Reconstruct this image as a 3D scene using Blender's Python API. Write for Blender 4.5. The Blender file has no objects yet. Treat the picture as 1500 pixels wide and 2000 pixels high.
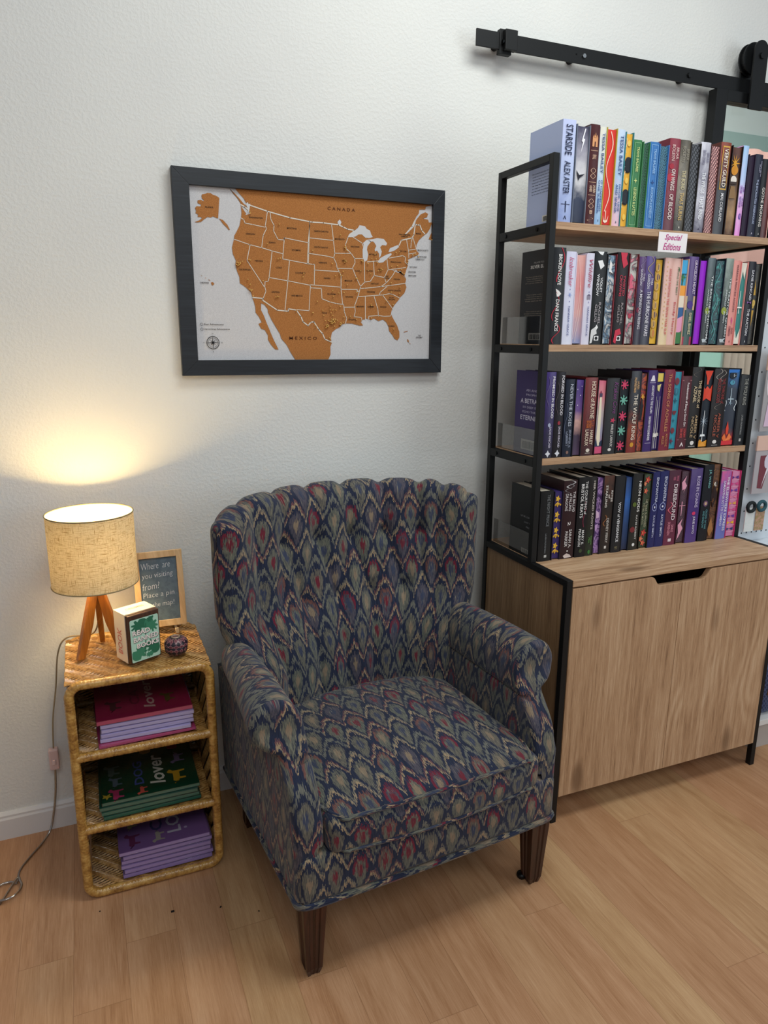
import bpy, math, random
from mathutils import Vector, Matrix
R = random.Random(7)
PI = math.pi
C = bpy.context.scene.collection
sc = bpy.context.scene

# ------------------------------------------------------------ camera, world, lights, exposure
cam_d = bpy.data.cameras.new('camera'); cam_o = bpy.data.objects.new('camera', cam_d); C.objects.link(cam_o)
rx, up, fw = Vector((0.923813, -0.382789, 0.006493)), Vector((0.084167, 0.219612, 0.97195)), Vector((0.373477, 0.897353, -0.235099))
m = Matrix.Identity(4)
for i in range(3):
    m[i][0], m[i][1], m[i][2] = rx[i], up[i], -fw[i]
m[0][3], m[1][3], m[2][3] = -0.292314, -2.088157, 1.41406
cam_o.matrix_world = m
cam_d.sensor_fit = 'HORIZONTAL'; cam_d.sensor_width = 36; cam_d.lens = 36*1408.31/1500; cam_d.clip_start = .02
sc.camera = cam_o
sc.view_settings.view_transform = 'Standard'; sc.view_settings.look = 'None'
sc.view_settings.gamma = 1; sc.view_settings.use_curve_mapping = False
sc.view_settings.exposure = -0.06
w = bpy.data.worlds.new('world'); sc.world = w; w.use_nodes = True
w.node_tree.nodes['Background'].inputs[0].default_value = (.80, .88, 1, 1)
w.node_tree.nodes['Background'].inputs[1].default_value = .27
def area(name, loc, target, sx, sy, power, col):
    d = bpy.data.lights.new(name, 'AREA'); d.shape = 'RECTANGLE'; d.size = sx; d.size_y = sy; d.energy = power; d.color = col
    o = bpy.data.objects.new(name, d); C.objects.link(o); o.location = loc
    o.rotation_euler = (Vector(target)-Vector(loc)).to_track_quat('-Z', 'Y').to_euler()
    return o
area('ceiling_panel_light', (.9, -1.15, 3.1), (.9, -1.05, 0), 1.3, .7, 31, (.95, 1, .98))
area('ceiling_panel_light_front', (-.3, -3.3, 3.1), (.2, -1.2, .6), 1.6, 1.0, 27, (.98, 1, .97))
area('far_room_fill', (2.9, .8, 3.6), (2.9, 1.3, 0), 1.5, .8, 130, (1, .98, .96))  # unseen fill, added to brighten the space behind the glass
area('window_light', (3.6, -3.4, 1.9), (.6, 0, 1.2), 1.8, 2.0, 36, (.86, .95, 1))

# ------------------------------------------------------------ materials
def lin(h):
    h = h.lstrip('#')
    o = []
    for i in (0, 2, 4):
        c = int(h[i:i+2], 16)/255
        o.append(c/12.92 if c <= .04045 else ((c+.055)/1.055)**2.4)
    return (*o, 1)
_m = {}
def newmat(name):
    mt = bpy.data.materials.new(name); mt.use_nodes = True
    nt = mt.node_tree; b = nt.nodes['Principled BSDF']
    return mt, nt, b
def flat(hexc, rough=.5, metal=0, coat=0):
    k = (hexc, rough, metal, coat)
    if k not in _m:
        mt, nt, b = newmat('paint_'+hexc)
        b.inputs['Base Color'].default_value = lin(hexc); b.inputs['Roughness'].default_value = rough
        b.inputs['Specular IOR Level'].default_value = .3; b.inputs['Metallic'].default_value = metal; b.inputs['Coat Weight'].default_value = coat
        b.inputs['Coat Roughness'].default_value = .12
        _m[k] = mt
    return _m[k]
class V:
    """tiny expression wrapper over Math nodes"""
    def __init__(s, nt, sock): s.nt, s.s = nt, sock
    def _op(s, op, *a, clamp=False):
        n = s.nt.nodes.new('ShaderNodeMath'); n.operation = op; n.use_clamp = clamp
        for i, x in enumerate((s,)+a):
            if isinstance(x, V): s.nt.links.new(x.s, n.inputs[i])
            else: n.inputs[i].default_value = x
        return V(s.nt, n.outputs[0])
    def __add__(s, o): return s._op('ADD', o)
    def __radd__(s, o): return s._op('ADD', o)
    def __sub__(s, o): return s._op('SUBTRACT', o)
    def __rsub__(s, o): return s._op('MULTIPLY', -1.0)._op('ADD', o)
    def __mul__(s, o): return s._op('MULTIPLY', o)
    def __rmul__(s, o): return s._op('MULTIPLY', o)
    def __truediv__(s, o): return s._op('DIVIDE', o)
    def floor(s): return s._op('FLOOR')
    def frac(s): return s._op('FRACT')
    def abs(s): return s._op('ABSOLUTE')
    def cos(s): return s._op('COSINE')
    def sin(s): return s._op('SINE')
    def sqrt(s): return s._op('SQRT')
    def pow(s, o): return s._op('POWER', o)
    def max(s, o): return s._op('MAXIMUM', o)
    def min(s, o): return s._op('MINIMUM', o)
    def lt(s, o): return s._op('LESS_THAN', o)
    def gt(s, o): return s._op('GREATER_THAN', o)
    def clamp(s): return s._op('ADD', 0.0, clamp=True)
    def smooth(s, a, b):
        n = s.nt.nodes.new('ShaderNodeMapRange'); n.interpolation_type = 'SMOOTHSTEP'
        s.nt.links.new(s.s, n.inputs[0]); n.inputs[1].default_value = a; n.inputs[2].default_value = b
        return V(s.nt, n.outputs[0])
def coords(nt, kind='Object'):
    t = nt.nodes.new('ShaderNodeTexCoord'); s = nt.nodes.new('ShaderNodeSeparateXYZ')
    nt.links.new(t.outputs[kind], s.inputs[0])
    return [V(nt, s.outputs[i]) for i in range(3)]
def comb(nt, *a):
    n = nt.nodes.new('ShaderNodeCombineXYZ')
    for i, x in enumerate(a):
        if isinstance(x, V): nt.links.new(x.s, n.inputs[i])
        else: n.inputs[i].default_value = x
    return n.outputs[0]
def noise(nt, vec, scale=1, detail=3, rough=.5, dist=0):
    n = nt.nodes.new('ShaderNodeTexNoise'); nt.links.new(vec, n.inputs['Vector'])
    n.inputs['Scale'].default_value = scale; n.inputs['Detail'].default_value = detail
    n.inputs['Roughness'].default_value = rough; n.inputs['Distortion'].default_value = dist
    return V(nt, n.outputs['Fac'])
def white(nt, *a):
    n = nt.nodes.new('ShaderNodeTexWhiteNoise'); n.noise_dimensions = '3D'
    nt.links.new(comb(nt, *a), n.inputs['Vector']); return V(nt, n.outputs['Value'])
def voro(nt, vec, scale, feature='F1', rnd=1):
    n = nt.nodes.new('ShaderNodeTexVoronoi'); n.feature = feature
    nt.links.new(vec, n.inputs['Vector']); n.inputs['Scale'].default_value = scale
    n.inputs['Randomness'].default_value = rnd
    return V(nt, n.outputs[0])
def mix(nt, f, a, b):
    n = nt.nodes.new('ShaderNodeMix'); n.data_type = 'RGBA'
    if isinstance(f, V): nt.links.new(f.s, n.inputs[0])
    else: n.inputs[0].default_value = f
    for x, i in ((a, 6), (b, 7)):
        if isinstance(x, str): n.inputs[i].default_value = lin(x)
        else: nt.links.new(x, n.inputs[i])
    return n.outputs[2]
def ramp(nt, f, stops):
    n = nt.nodes.new('ShaderNodeValToRGB'); nt.links.new(f.s, n.inputs[0])
    e = n.color_ramp.elements
    while len(e) < len(stops): e.new(.5)
    for x, (p, c) in zip(e, stops): x.position = p; x.color = lin(c)
    return n.outputs[0]
def bump(nt, b, h, strength, dist=.001):
    n = nt.nodes.new('ShaderNodeBump'); n.inputs['Strength'].default_value = strength; n.inputs['Distance'].default_value = dist
    nt.links.new(h.s, n.inputs['Height']); nt.links.new(n.outputs[0], b.inputs['Normal'])
def setc(nt, b, sock): nt.links.new(sock, b.inputs['Base Color'])

def wall_mat():
    mt, nt, b = newmat('painted_orange_peel_wall'); x, y, z = coords(nt)
    v = comb(nt, x, y, z)
    n = noise(nt, v, 120, 3, .55).smooth(.40, .64)
    n2 = noise(nt, v, 2.5, 2)
    setc(nt, b, mix(nt, n2.smooth(.3, .7), 'dddcd8', 'e2e1dc')); b.inputs['Roughness'].default_value = .62
    bump(nt, b, n + noise(nt, v, 26, 2)*.5, .20, .0026); return mt
def floor_mat():
    mt, nt, b = newmat('oak_laminate_floor'); x, y, z = coords(nt)
    u = (x + .4205)/.1165
    iu = u.floor(); fu = u.frac()
    off = white(nt, iu, 3.3, 0)
    vv = (y + off*1.3)/.86; iv = vv.floor(); fv = vv.frac()
    r1 = white(nt, iu, iv, 1.7); r2 = white(nt, iu, iv, 9.1)
    gx = x + r1*7; gy = y + r2*9
    fine = noise(nt, comb(nt, gx*420, gy*14, 0), 1, 4, .7)
    mid = noise(nt, comb(nt, gx*60, gy*3.0, 3), 1, 4, .65, .5)
    ring = ((noise(nt, comb(nt, gx*9, gy*1.1, 8), 1, 2, .5, .8)*34).sin()*.5+.5)
    streak = noise(nt, comb(nt, gx*13, gy*.25, 5), 1, 1)
    f = fine*.50 + mid*.38 + ring*.06 + streak*.28 - .10
    c1 = ramp(nt, f.clamp(), [(.25, '966c46'), (.42, 'b48a61'), (.58, 'c69e74'), (.78, 'd3b088')])
    c2 = ramp(nt, f.clamp(), [(.25, '905f3f'), (.42, 'ae7f5a'), (.58, 'c0926d'), (.78, 'cfa683')])
    c = mix(nt, r1.smooth(.2, .8), c1, c2); c = mix(nt, r2.smooth(.0, 1.)*.16, c, '8a6040')
    e = (fu.min(1-fu)*.1165).lt(.0007).max((fv.min(1-fv)*.86).lt(.0008))
    c = mix(nt, e*.45, c, '7c5233')
    setc(nt, b, c); b.inputs['Roughness'].default_value = .38; b.inputs['Specular IOR Level'].default_value = .4
    bump(nt, b, fine - e*.8, .06, .001); return mt
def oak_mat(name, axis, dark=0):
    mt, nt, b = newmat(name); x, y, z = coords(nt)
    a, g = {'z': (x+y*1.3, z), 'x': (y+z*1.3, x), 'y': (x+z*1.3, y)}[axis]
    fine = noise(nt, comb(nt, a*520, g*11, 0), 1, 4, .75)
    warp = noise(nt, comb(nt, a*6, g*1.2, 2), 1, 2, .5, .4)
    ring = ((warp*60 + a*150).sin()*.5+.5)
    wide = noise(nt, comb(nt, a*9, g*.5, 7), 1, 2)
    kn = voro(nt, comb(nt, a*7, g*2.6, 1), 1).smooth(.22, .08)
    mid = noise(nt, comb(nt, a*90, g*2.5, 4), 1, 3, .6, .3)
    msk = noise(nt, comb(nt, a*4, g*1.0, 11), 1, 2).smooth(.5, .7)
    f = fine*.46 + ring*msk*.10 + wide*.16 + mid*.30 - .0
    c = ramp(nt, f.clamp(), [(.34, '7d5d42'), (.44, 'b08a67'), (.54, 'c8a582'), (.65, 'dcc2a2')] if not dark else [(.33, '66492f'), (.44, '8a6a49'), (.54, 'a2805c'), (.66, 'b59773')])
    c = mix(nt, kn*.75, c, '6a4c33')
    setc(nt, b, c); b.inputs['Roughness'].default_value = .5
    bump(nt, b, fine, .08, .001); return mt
def wood_mat(name, stops, axis='z', s=1, rough=.4, coat=0):
    mt, nt, b = newmat(name); x, y, z = coords(nt)
    a, g = {'z': (x+y*1.3, z), 'x': (y+z*1.3, x), 'y': (x+z*1.3, y)}[axis]
    f = noise(nt, comb(nt, a*160*s, g*8*s, 0), 1, 3, .6)*.6 + noise(nt, comb(nt, a*25*s, g*2*s, 0), 1, 2)*.4
    setc(nt, b, ramp(nt, f, [(.3, stops[0]), (.5, stops[1]), (.7, stops[2])])); b.inputs['Roughness'].default_value = rough
    b.inputs['Coat Weight'].default_value = coat
    return mt
def fabric_mat():
    mt, nt, b = newmat('feather_tapestry_fabric')
    u, v, _ = coords(nt, 'UV')
    jag = white(nt, (u/.0017).floor(), (v/.05).floor(), 1.0) - .5
    wob = noise(nt, comb(nt, u*9, v*9, 0), 1, 2) - .5
    v2 = v + jag*.015; u2 = u + wob*.012
    X = u2/.060; Y = v2/.166
    xa = X.frac()-.5; ya = Y.frac()-.5; ixa = X.floor(); iya = Y.floor()
    X2 = X+.5; Y2 = Y+.5
    xb = X2.frac()-.5; yb = Y2.frac()-.5; ixb = X2.floor()+31.5; iyb = Y2.floor()+17.5
    T = lambda q: .45 - (q*2).pow(1.25)*.34
    axa = xa.abs(); inA = ya.lt(T(axa))*ya.gt(T(.5-axa)-.5)
    sel = lambda p, q: q + (p-q)*inA
    x = sel(xa, xb).abs(); y = sel(ya, yb); ix = sel(ixa, ixb); iy = sel(iya, iyb)
    dd = T(x) - y                    # depth below the pointed arch
    r1 = white(nt, ix, iy, 1); r2 = white(nt, ix, iy, 2); r3 = white(nt, ix, iy, 3); r4 = white(nt, ix, iy, 4)
    yy = y+.01
    ex = x/.315; ey = yy.abs()/(yy.gt(0)*(-.150)+.345)
    Eel = (ex*ex+ey*ey).sqrt(); Edi = ex+ey
    low = yy.lt(0)
    E = Eel + (Edi-Eel)*low*.75
    E = E + (noise(nt, comb(nt, u*600, v*40, 4), 1, 2)-.5)*.30
    st = noise(nt, comb(nt, u*1050, v*45, 0), 1, 2, .7)          # thread streaks
    st2 = noise(nt, comb(nt, u*520, v*22, 9), 1, 2, .7)
    navy = mix(nt, st2.smooth(.35, .7), '1a2138', '2f3852')
    sage = mix(nt, r1, '7a7c6c', '7f7666'); sage = mix(nt, r4.gt(.8), sage, '5f5862')
    sage = mix(nt, st.smooth(.48, .62), sage, '2c3140'); sage = mix(nt, st2.smooth(.60, .68), sage, 'aaa288')
    core = mix(nt, r2.gt(.22), '7f2432', mix(nt, r2.gt(.6), 'a08a70', '3f465e'))
    core = mix(nt, st2.smooth(.55, .66), core, sage)
    ringc = mix(nt, r3.gt(.24), '852235', mix(nt, r3.gt(.42), '86584c', sage))
    ringc = mix(nt, st.smooth(.54, .64), ringc, navy)
    body = mix(nt, E.smooth(.36, .46), core, sage)
    body = mix(nt, (E.gt(.70)*y.gt(-.06)), body, ringc)
    inner = dd.lt(.078)
    archc = mix(nt, inner, 'bda27c', mix(nt, r1.gt(.45), '7f5350', '8f8672'))
    archc = mix(nt, r4.lt(.3), archc, '7f7d70')
    archc = mix(nt, st.smooth(.53, .64), archc, '39405a')
    dj = dd + (noise(nt, comb(nt, u*260, v*30, 6), 1, 2)-.5)*.10
    arch = dj.gt(.03)*dj.lt(.130 - x*.05)
    col = mix(nt, E.gt(1.0), body, navy)
    col = mix(nt, arch*E.gt(1.0), col, archc)
    col = mix(nt, st.smooth(.30, .70)*.40, col, '1d2236')
    col = mix(nt, .16, col, '0c0e14')
    setc(nt, b, col); b.inputs['Roughness'].default_value = .85; b.inputs['Specular IOR Level'].default_value = .25
    b.inputs['Sheen Weight'].default_value = .15
    wv = ((u*(2*PI/.0016)).sin()*(v*(2*PI/.0016)).sin())*.4
    bump(nt, b, wv + st*1.0, .28, .0007); return mt
def linen_mat(plain=False, trans=.17):
    mt = bpy.data.materials.new('added_white_liner' if plain else 'linen_lampshade'); mt.use_nodes = True; nt = mt.node_tree
    nt.nodes.remove(nt.nodes['Principled BSDF']); out = nt.nodes['Material Output']
    u, v, _ = coords(nt, 'UV')
    a = noise(nt, comb(nt, u*38, v*720, 0), 1, 3, .7); c = noise(nt, comb(nt, u*720, v*38, 3), 1, 3, .7)
    f = (a.smooth(.50, .66)).max(c.smooth(.52, .68))
    col = mix(nt, f, 'd6c8a6', '93794a')
    if plain: col = mix(nt, .5, 'f2ece0', 'f2ece0')  # plain white for the overexposed inside of the lampshade
    d = nt.nodes.new('ShaderNodeBsdfDiffuse'); t = nt.nodes.new('ShaderNodeBsdfTranslucent'); s = nt.nodes.new('ShaderNodeMixShader')
    nt.links.new(col, d.inputs[0]); nt.links.new(col, t.inputs[0]); s.inputs[0].default_value = trans
    nt.links.new(d.outputs[0], s.inputs[1]); nt.links.new(t.outputs[0], s.inputs[2]); nt.links.new(s.outputs[0], out.inputs[0]); return mt
def cane_mat(name, stops, s=1):
    mt, nt, b = newmat(name); x, y, z = coords(nt)
    f = noise(nt, comb(nt, x, y, z), 55*s, 4, .7)
    setc(nt, b, ramp(nt, f, [(.3, stops[0]), (.5, stops[1]), (.68, stops[2])])); b.inputs['Roughness'].default_value = .36
    b.inputs['Coat Weight'].default_value = .3; return mt
def art_mat(kind, cols, sc_=30, st=(1, 1, 1)):
    k = (kind, tuple(cols), sc_, st)
    if k in _m: return _m[k]
    mt, nt, b = newmat('edge_print_'+kind); x, y, z = coords(nt)
    v = comb(nt, x*st[0], y*st[1], z*st[2]); n = len(cols)
    if kind == 'noise':
        f = noise(nt, v, sc_, 4, .6, 1.2).smooth(.32, .68); c = ramp(nt, f, [(i/(n-1), cc) for i, cc in enumerate(cols)])
    elif kind == 'grad':
        f = (z/.24 + (noise(nt, v, sc_, 3)-.5)*.35).clamp(); c = ramp(nt, f, [(i/(n-1), cc) for i, cc in enumerate(cols)])
    elif kind == 'scale':
        # overlapping scales
        P_ = ((x+z*.75)/sc_).frac()-.5; Q_ = ((x*.8-z*.62)/sc_).frac()-.5
        d = P_.abs().max(Q_.abs()) + (noise(nt, v, 260, 2)-.5)*.12
        c = mix(nt, d.smooth(.26, .42), cols[0], cols[1]); c = mix(nt, (P_+Q_).smooth(-.2, .9)*.5, c, cols[1])
    elif kind == 'fig':
        X = x/sc_; Y = z/sc_
        f = ((X+ (Y*3.1).sin()*.6)*5).sin()*((Y + (X*2.3).sin()*.5)*5).cos() + noise(nt, v, 200, 2)*.3
        c = mix(nt, f.abs().smooth(.10, .34), cols[1], cols[0])
    setc(nt, b, c); b.inputs['Roughness'].default_value = .45
    _m[k] = mt; return mt
def glass_mat(name, tint='ffffff', rough=.0, alpha=.12):
    mt = bpy.data.materials.new(name); mt.use_nodes = True; nt = mt.node_tree
    nt.nodes.remove(nt.nodes['Principled BSDF']); out = nt.nodes['Material Output']
    t = nt.nodes.new('ShaderNodeBsdfTransparent'); t.inputs[0].default_value = lin(tint)
    g = nt.nodes.new('ShaderNodeBsdfGlossy'); g.inputs[1].default_value = rough
    s = nt.nodes.new('ShaderNodeMixShader'); s.inputs[0].default_value = alpha
    nt.links.new(t.outputs[0], s.inputs[1]); nt.links.new(g.outputs[0], s.inputs[2]); nt.links.new(s.outputs[0], out.inputs[0]); return mt
def cork_mat():
    mt, nt, b = newmat('printed_cork'); x, y, z = coords(nt); v = comb(nt, x, y, z)
    f = noise(nt, v, 420, 3, .7)
    setc(nt, b, ramp(nt, f, [(.3, '8d5626'), (.5, 'a96c35'), (.7, 'bd8046')])); b.inputs['Roughness'].default_value = .9; return mt
def speck_mat(name, a, c, s, rough=.8):
    mt, nt, b = newmat(name); x, y, z = coords(nt)
    setc(nt, b, mix(nt, noise(nt, comb(nt, x, y, z), s, 3, .7).smooth(.4, .6), a, c)); b.inputs['Roughness'].default_value = rough; b.inputs['Specular IOR Level'].default_value = .3; return mt

# ------------------------------------------------------------ mesh helpers
class MB:
    def __init__(s): s.v, s.f, s.uv, s.m = [], [], [], []
    def face(s, idx, uv=None, mi=0):
        s.f.append(tuple(idx)); s.uv.append(uv); s.m.append(mi)
    def box(s, x0, x1, y0, y1, z0, z1, mi=0):
        n = len(s.v)
        s.v += [(x, y, z) for z in (z0, z1) for y in (y0, y1) for x in (x0, x1)]
        for q in ((0, 2, 3, 1), (4, 5, 7, 6), (0, 1, 5, 4), (2, 6, 7, 3), (0, 4, 6, 2), (1, 3, 7, 5)): s.face([n+i for i in q], None, mi)
        return s
    def prism(s, poly, f3, t0, t1, mi=0, side=None):
        """poly: 2-D outline; f3(a,b,t) -> 3-D"""
        n = len(s.v); k = len(poly)
        s.v += [f3(a, b, t0) for a, b in poly] + [f3(a, b, t1) for a, b in poly]
        s.face([n+i for i in range(k)], None, mi); s.face([n+k+i for i in range(k)][::-1], None, mi)
        for i in range(k): j = (i+1) % k; s.face((n+i, n+k+i, n+k+j, n+j), None, mi if side is None else side)
        return s
    def grid(s, P, nu, nv, cu=False, cv=False, uvf=None, mi=0):
        n = len(s.v); uvs = []
        for i in range(nu+1):
            for j in range(nv+1):
                s.v.append(tuple(P(i/nu, j/nv))); uvs.append(uvf(i/nu, j/nv) if uvf else (i/nu, j/nv))
        for i in range(nu):
            for j in range(nv):
                a = i*(nv+1)+j; q = (a, a+nv+1, a+nv+2, a+1)
                s.face([n+t for t in q], [uvs[t] for t in q], mi)
        return s
    def tube(s, path, r, n=8, closed=False, mi=0, caps=True, uvscale=None, rf=None):
        path = [Vector(p) for p in path]; k = len(path); base = len(s.v)
        ref = None; L = 0; Ls = []
        for i, p in enumerate(path):
            if closed: t = (path[(i+1) % k]-path[i-1])
            else: t = path[min(i+1, k-1)]-path[max(i-1, 0)]
            t.normalize()
            if ref is None:
                ref = t.cross(Vector((0, 0, 1)));
                if ref.length < .1: ref = t.cross(Vector((0, 1, 0)))
            ref = (ref - t*ref.dot(t)).normalized(); bn = t.cross(ref)
            if i: L += (p-path[i-1]).length
            Ls.append(L)
            rr = rf(L, i) if rf else (r[i] if isinstance(r, (list, tuple)) else r)
            for j in range(n):
                a = 2*PI*j/n; s.v.append(tuple(p + (ref*math.cos(a)+bn*math.sin(a))*rr))
        for i in range(k if closed else k-1):
            i2 = (i+1) % k
            for j in range(n):
                j2 = (j+1) % n
                l0, l1 = Ls[i], (Ls[i2] if i2 else L+.01)
                rr = .02 if not uvscale else uvscale
                s.face((base+i*n+j, base+i*n+j2, base+i2*n+j2, base+i2*n+j), [(rr*j/n, l0), (rr*(j+1)/n, l0), (rr*(j+1)/n, l1), (rr*j/n, l1)], mi)
        if caps and not closed:
            s.face([base+j for j in range(n)][::-1], None, mi); s.face([base+(k-1)*n+j for j in range(n)], None, mi)
        return s
    def lathe(s, prof, c=(0, 0, 0), n=32, mi=0, uv=None):
        base = len(s.v); k = len(prof)
        for i in range(n+1):
            a = 2*PI*i/n
            for r, z in prof: s.v.append((c[0]+r*math.cos(a), c[1]+r*math.sin(a), c[2]+z))
        for i in range(n):
            for j in range(k-1):
                q = (base+i*k+j, base+(i+1)*k+j, base+(i+1)*k+j+1, base+i*k+j+1)
                u = None
                if uv: u = [(uv*(i)/n, prof[j][1]), (uv*(i+1)/n, prof[j][1]), (uv*(i+1)/n, prof[j+1][1]), (uv*i/n, prof[j+1][1])]
                s.face(q, u, mi)
        return s
    def rbox(s, x0, x1, y0, y1, z0, z1, r, seg=4, n=(8, 8, 3), f=None, mi=0, us=1):
        """rounded box; UVs are metric"""
        h = [(x1-x0)/2, (y1-y0)/2, (z1-z0)/2]; c = [(x0+x1)/2, (y0+y1)/2, (z0+z1)/2]
        def line(hh, k):
            o = [-hh + r*(1-math.cos(PI/2*i/seg)) for i in range(seg)]
            o += [-(hh-r)+2*(hh-r)*i/k for i in range(k+1)]
            o += [-q for q in o[:seg][::-1]]
            return o
        def put(p, d):
            q = [max(-(h[i]-r), min(h[i]-r, p[i])) for i in range(3)]
            dv = Vector([p[i]-q[i] for i in range(3)])
            if dv.length > 1e-9: dv = dv.normalized()*r
            w_ = [c[i]+q[i]+dv[i] for i in range(3)]
            nx = [p[i]/h[i] for i in range(3)]
            return tuple(f(w_, nx)) if f else tuple(w_)
        for ax in range(3):
            a, b_ = [i for i in range(3) if i != ax]
            A, B = line(h[a], n[a]), line(h[b_], n[b_])
            for sg in (-1, 1):
                base = len(s.v); uvs = []
                for i in A:
                    for j in B:
                        p = [0, 0, 0]; p[ax] = sg*h[ax]; p[a] = i; p[b_] = j
                        s.v.append(put(p, sg))
                        if ax == 2: uv = (c[0]+p[0], c[1]+p[1])
                        elif ax == 1: uv = (c[0]+p[0], (c[1]-h[1]) + (c[2]+p[2]) - z1) if sg < 0 else (c[0]+p[0], c[2]+p[2])
                        else: uv = (c[1]+p[1], c[2]+p[2])
                        uvs.append((uv[0]*us, uv[1]*us))
                nb = len(B)
                for i in range(len(A)-1):
                    for j in range(nb-1):
                        q = [i*nb+j, (i+1)*nb+j, (i+1)*nb+j+1, i*nb+j+1]
                        if (sg > 0) == (ax == 1): q = q[::-1]
                        s.face([base+t for t in q], [uvs[t] for t in q], mi)
        return s
    def build(s, name, mats, parent=None, smooth=False, bevel=0, weld=False, loc=None, kind=None, label=None):
        me = bpy.data.meshes.new(name); me.from_pydata(s.v, [], s.f)
        if not isinstance(mats, (list, tuple)): mats = [mats]
        for q in mats: me.materials.append(q)
        ul = me.uv_layers.new(name='UVMap')
        for p in me.polygons:
            p.material_index = s.m[p.index]; p.use_smooth = smooth
            uv = s.uv[p.index]
            if uv:
                for li, q in zip(p.loop_indices, uv): ul.data[li].uv = q
        o = bpy.data.objects.new(name, me); C.objects.link(o)
        if weld:
            import bmesh
            bm = bmesh.new(); bm.from_mesh(me); bmesh.ops.remove_doubles(bm, verts=bm.verts, dist=1e-5)
            bmesh.ops.recalc_face_normals(bm, faces=bm.faces); bm.to_mesh(me); bm.free()
        if bevel:
            md = o.modifiers.new('bevel', 'BEVEL'); md.width = bevel; md.segments = 2; md.limit_method = 'ANGLE'
        if parent: o.parent = parent
        if loc: o.location = loc
        if kind: o['kind'] = kind
        if label: o['label'] = label
        return o
def thing(name, label, cat, loc=(0, 0, 0), rz=0, group=None):
    o = bpy.data.objects.new(name, None); C.objects.link(o); o.location = loc; o.rotation_euler = (0, 0, rz)
    o.empty_display_size = .05
    return tag(o, label, cat, group)
def tag(o, label, cat, group=None):
    o['label'] = label; o['category'] = cat
    if group: o['group'] = group
    return o
def fixo(o):
    import bmesh
    bm = bmesh.new(); bm.from_mesh(o.data); bmesh.ops.recalc_face_normals(bm, faces=bm.faces); bm.to_mesh(o.data); bm.free(); return o
_tc = {}
def text2d(txt, shear=0, bold=0):
    """outline of a string filled into the unit square"""
    k = (txt, shear, bold)
    if k in _tc: return _tc[k]
    cu = bpy.data.curves.new('t', 'FONT'); cu.body = txt; cu.resolution_u = 2; cu.shear = shear; cu.offset = bold; cu.fill_mode = 'FRONT'
    if '\n' in txt: cu.align_x = 'CENTER'
    o = bpy.data.objects.new('t', cu); C.objects.link(o)
    dg = bpy.context.evaluated_depsgraph_get(); me = o.evaluated_get(dg).to_mesh()
    vs = [(v.co.x, v.co.y) for v in me.vertices]; fs = [tuple(p.vertices) for p in me.polygons]
    o.evaluated_get(dg).to_mesh_clear(); bpy.data.objects.remove(o); bpy.data.curves.remove(cu)
    x0 = min(v[0] for v in vs); x1 = max(v[0] for v in vs); y0 = min(v[1] for v in vs); y1 = max(v[1] for v in vs)
    vs = [((a-x0)/(x1-x0), (b-y0)/(y1-y0 or 1)) for a, b in vs]
    _tc[k] = (vs, fs, (x1-x0)/(y1-y0 or 1)); return _tc[k]
def put_text(mb, txt, f3, mi=0, shear=0, bold=0, aspect=None):
    """f3(a,b): unit square -> 3-D"""
    vs, fs, _ = text2d(txt, shear, bold); n = len(mb.v)
    mb.v += [f3(a, b) for a, b in vs]
    for f in fs: mb.face([n+i for i in f], None, mi)
def dup(root, loc=None, rz=None, label=None):
    r = root.copy(); C.objects.link(r)
    if loc: r.location = loc
    if rz is not None: r.rotation_euler = (0, 0, rz)
    if label: r['label'] = label
    for ch in list(root.children):
        c = ch.copy(); C.objects.link(c); c.parent = r
        for g in ch.children:
            d = g.copy(); C.objects.link(d); d.parent = c
    return r
def circ(cx, cy, r, n=20, a0=0, a1=2*PI): return [(cx+r*math.cos(a0+(a1-a0)*i/n), cy+r*math.sin(a0+(a1-a0)*i/n)) for i in range(n)]

BLACK = speck_mat('black_powder_coat', '0b0c0d', '101112', 900, .5)
WALL = wall_mat(); FLOOR = floor_mat(); WHITE = flat('e4e3e0', .45)
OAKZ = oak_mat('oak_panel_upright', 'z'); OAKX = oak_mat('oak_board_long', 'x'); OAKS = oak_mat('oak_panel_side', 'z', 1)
FAB = fabric_mat()

# ------------------------------------------------------------ setting
def struct(name, mb, m, **k): return mb.build(name, m, kind='structure', **k)
struct('floor', MB().box(-3.2, 5.6, -4.2, 3.2, -.05, 0), FLOOR)
struct('wall_back', MB().box(-3.2, 1.80, 0, .12, 0, 3.2).box(1.80, 2.70, 0, .12, 2.262, 3.2).box(2.70, 5.6, 0, .12, 0, 3.2), WALL)
bb = MB()
prof = [(0, 0), (-.013, 0), (-.013, .062), (-.010, .068), (-.010, .074), (-.004, .083), (0, .083)]
bb.prism(prof, lambda a, b_, t: (t, a, b_), -3.2, 1.79)
_b = fixo(bb.build('baseboard_back', flat('dcd8d6', .4)))
_b['kind'] = 'structure'
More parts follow.
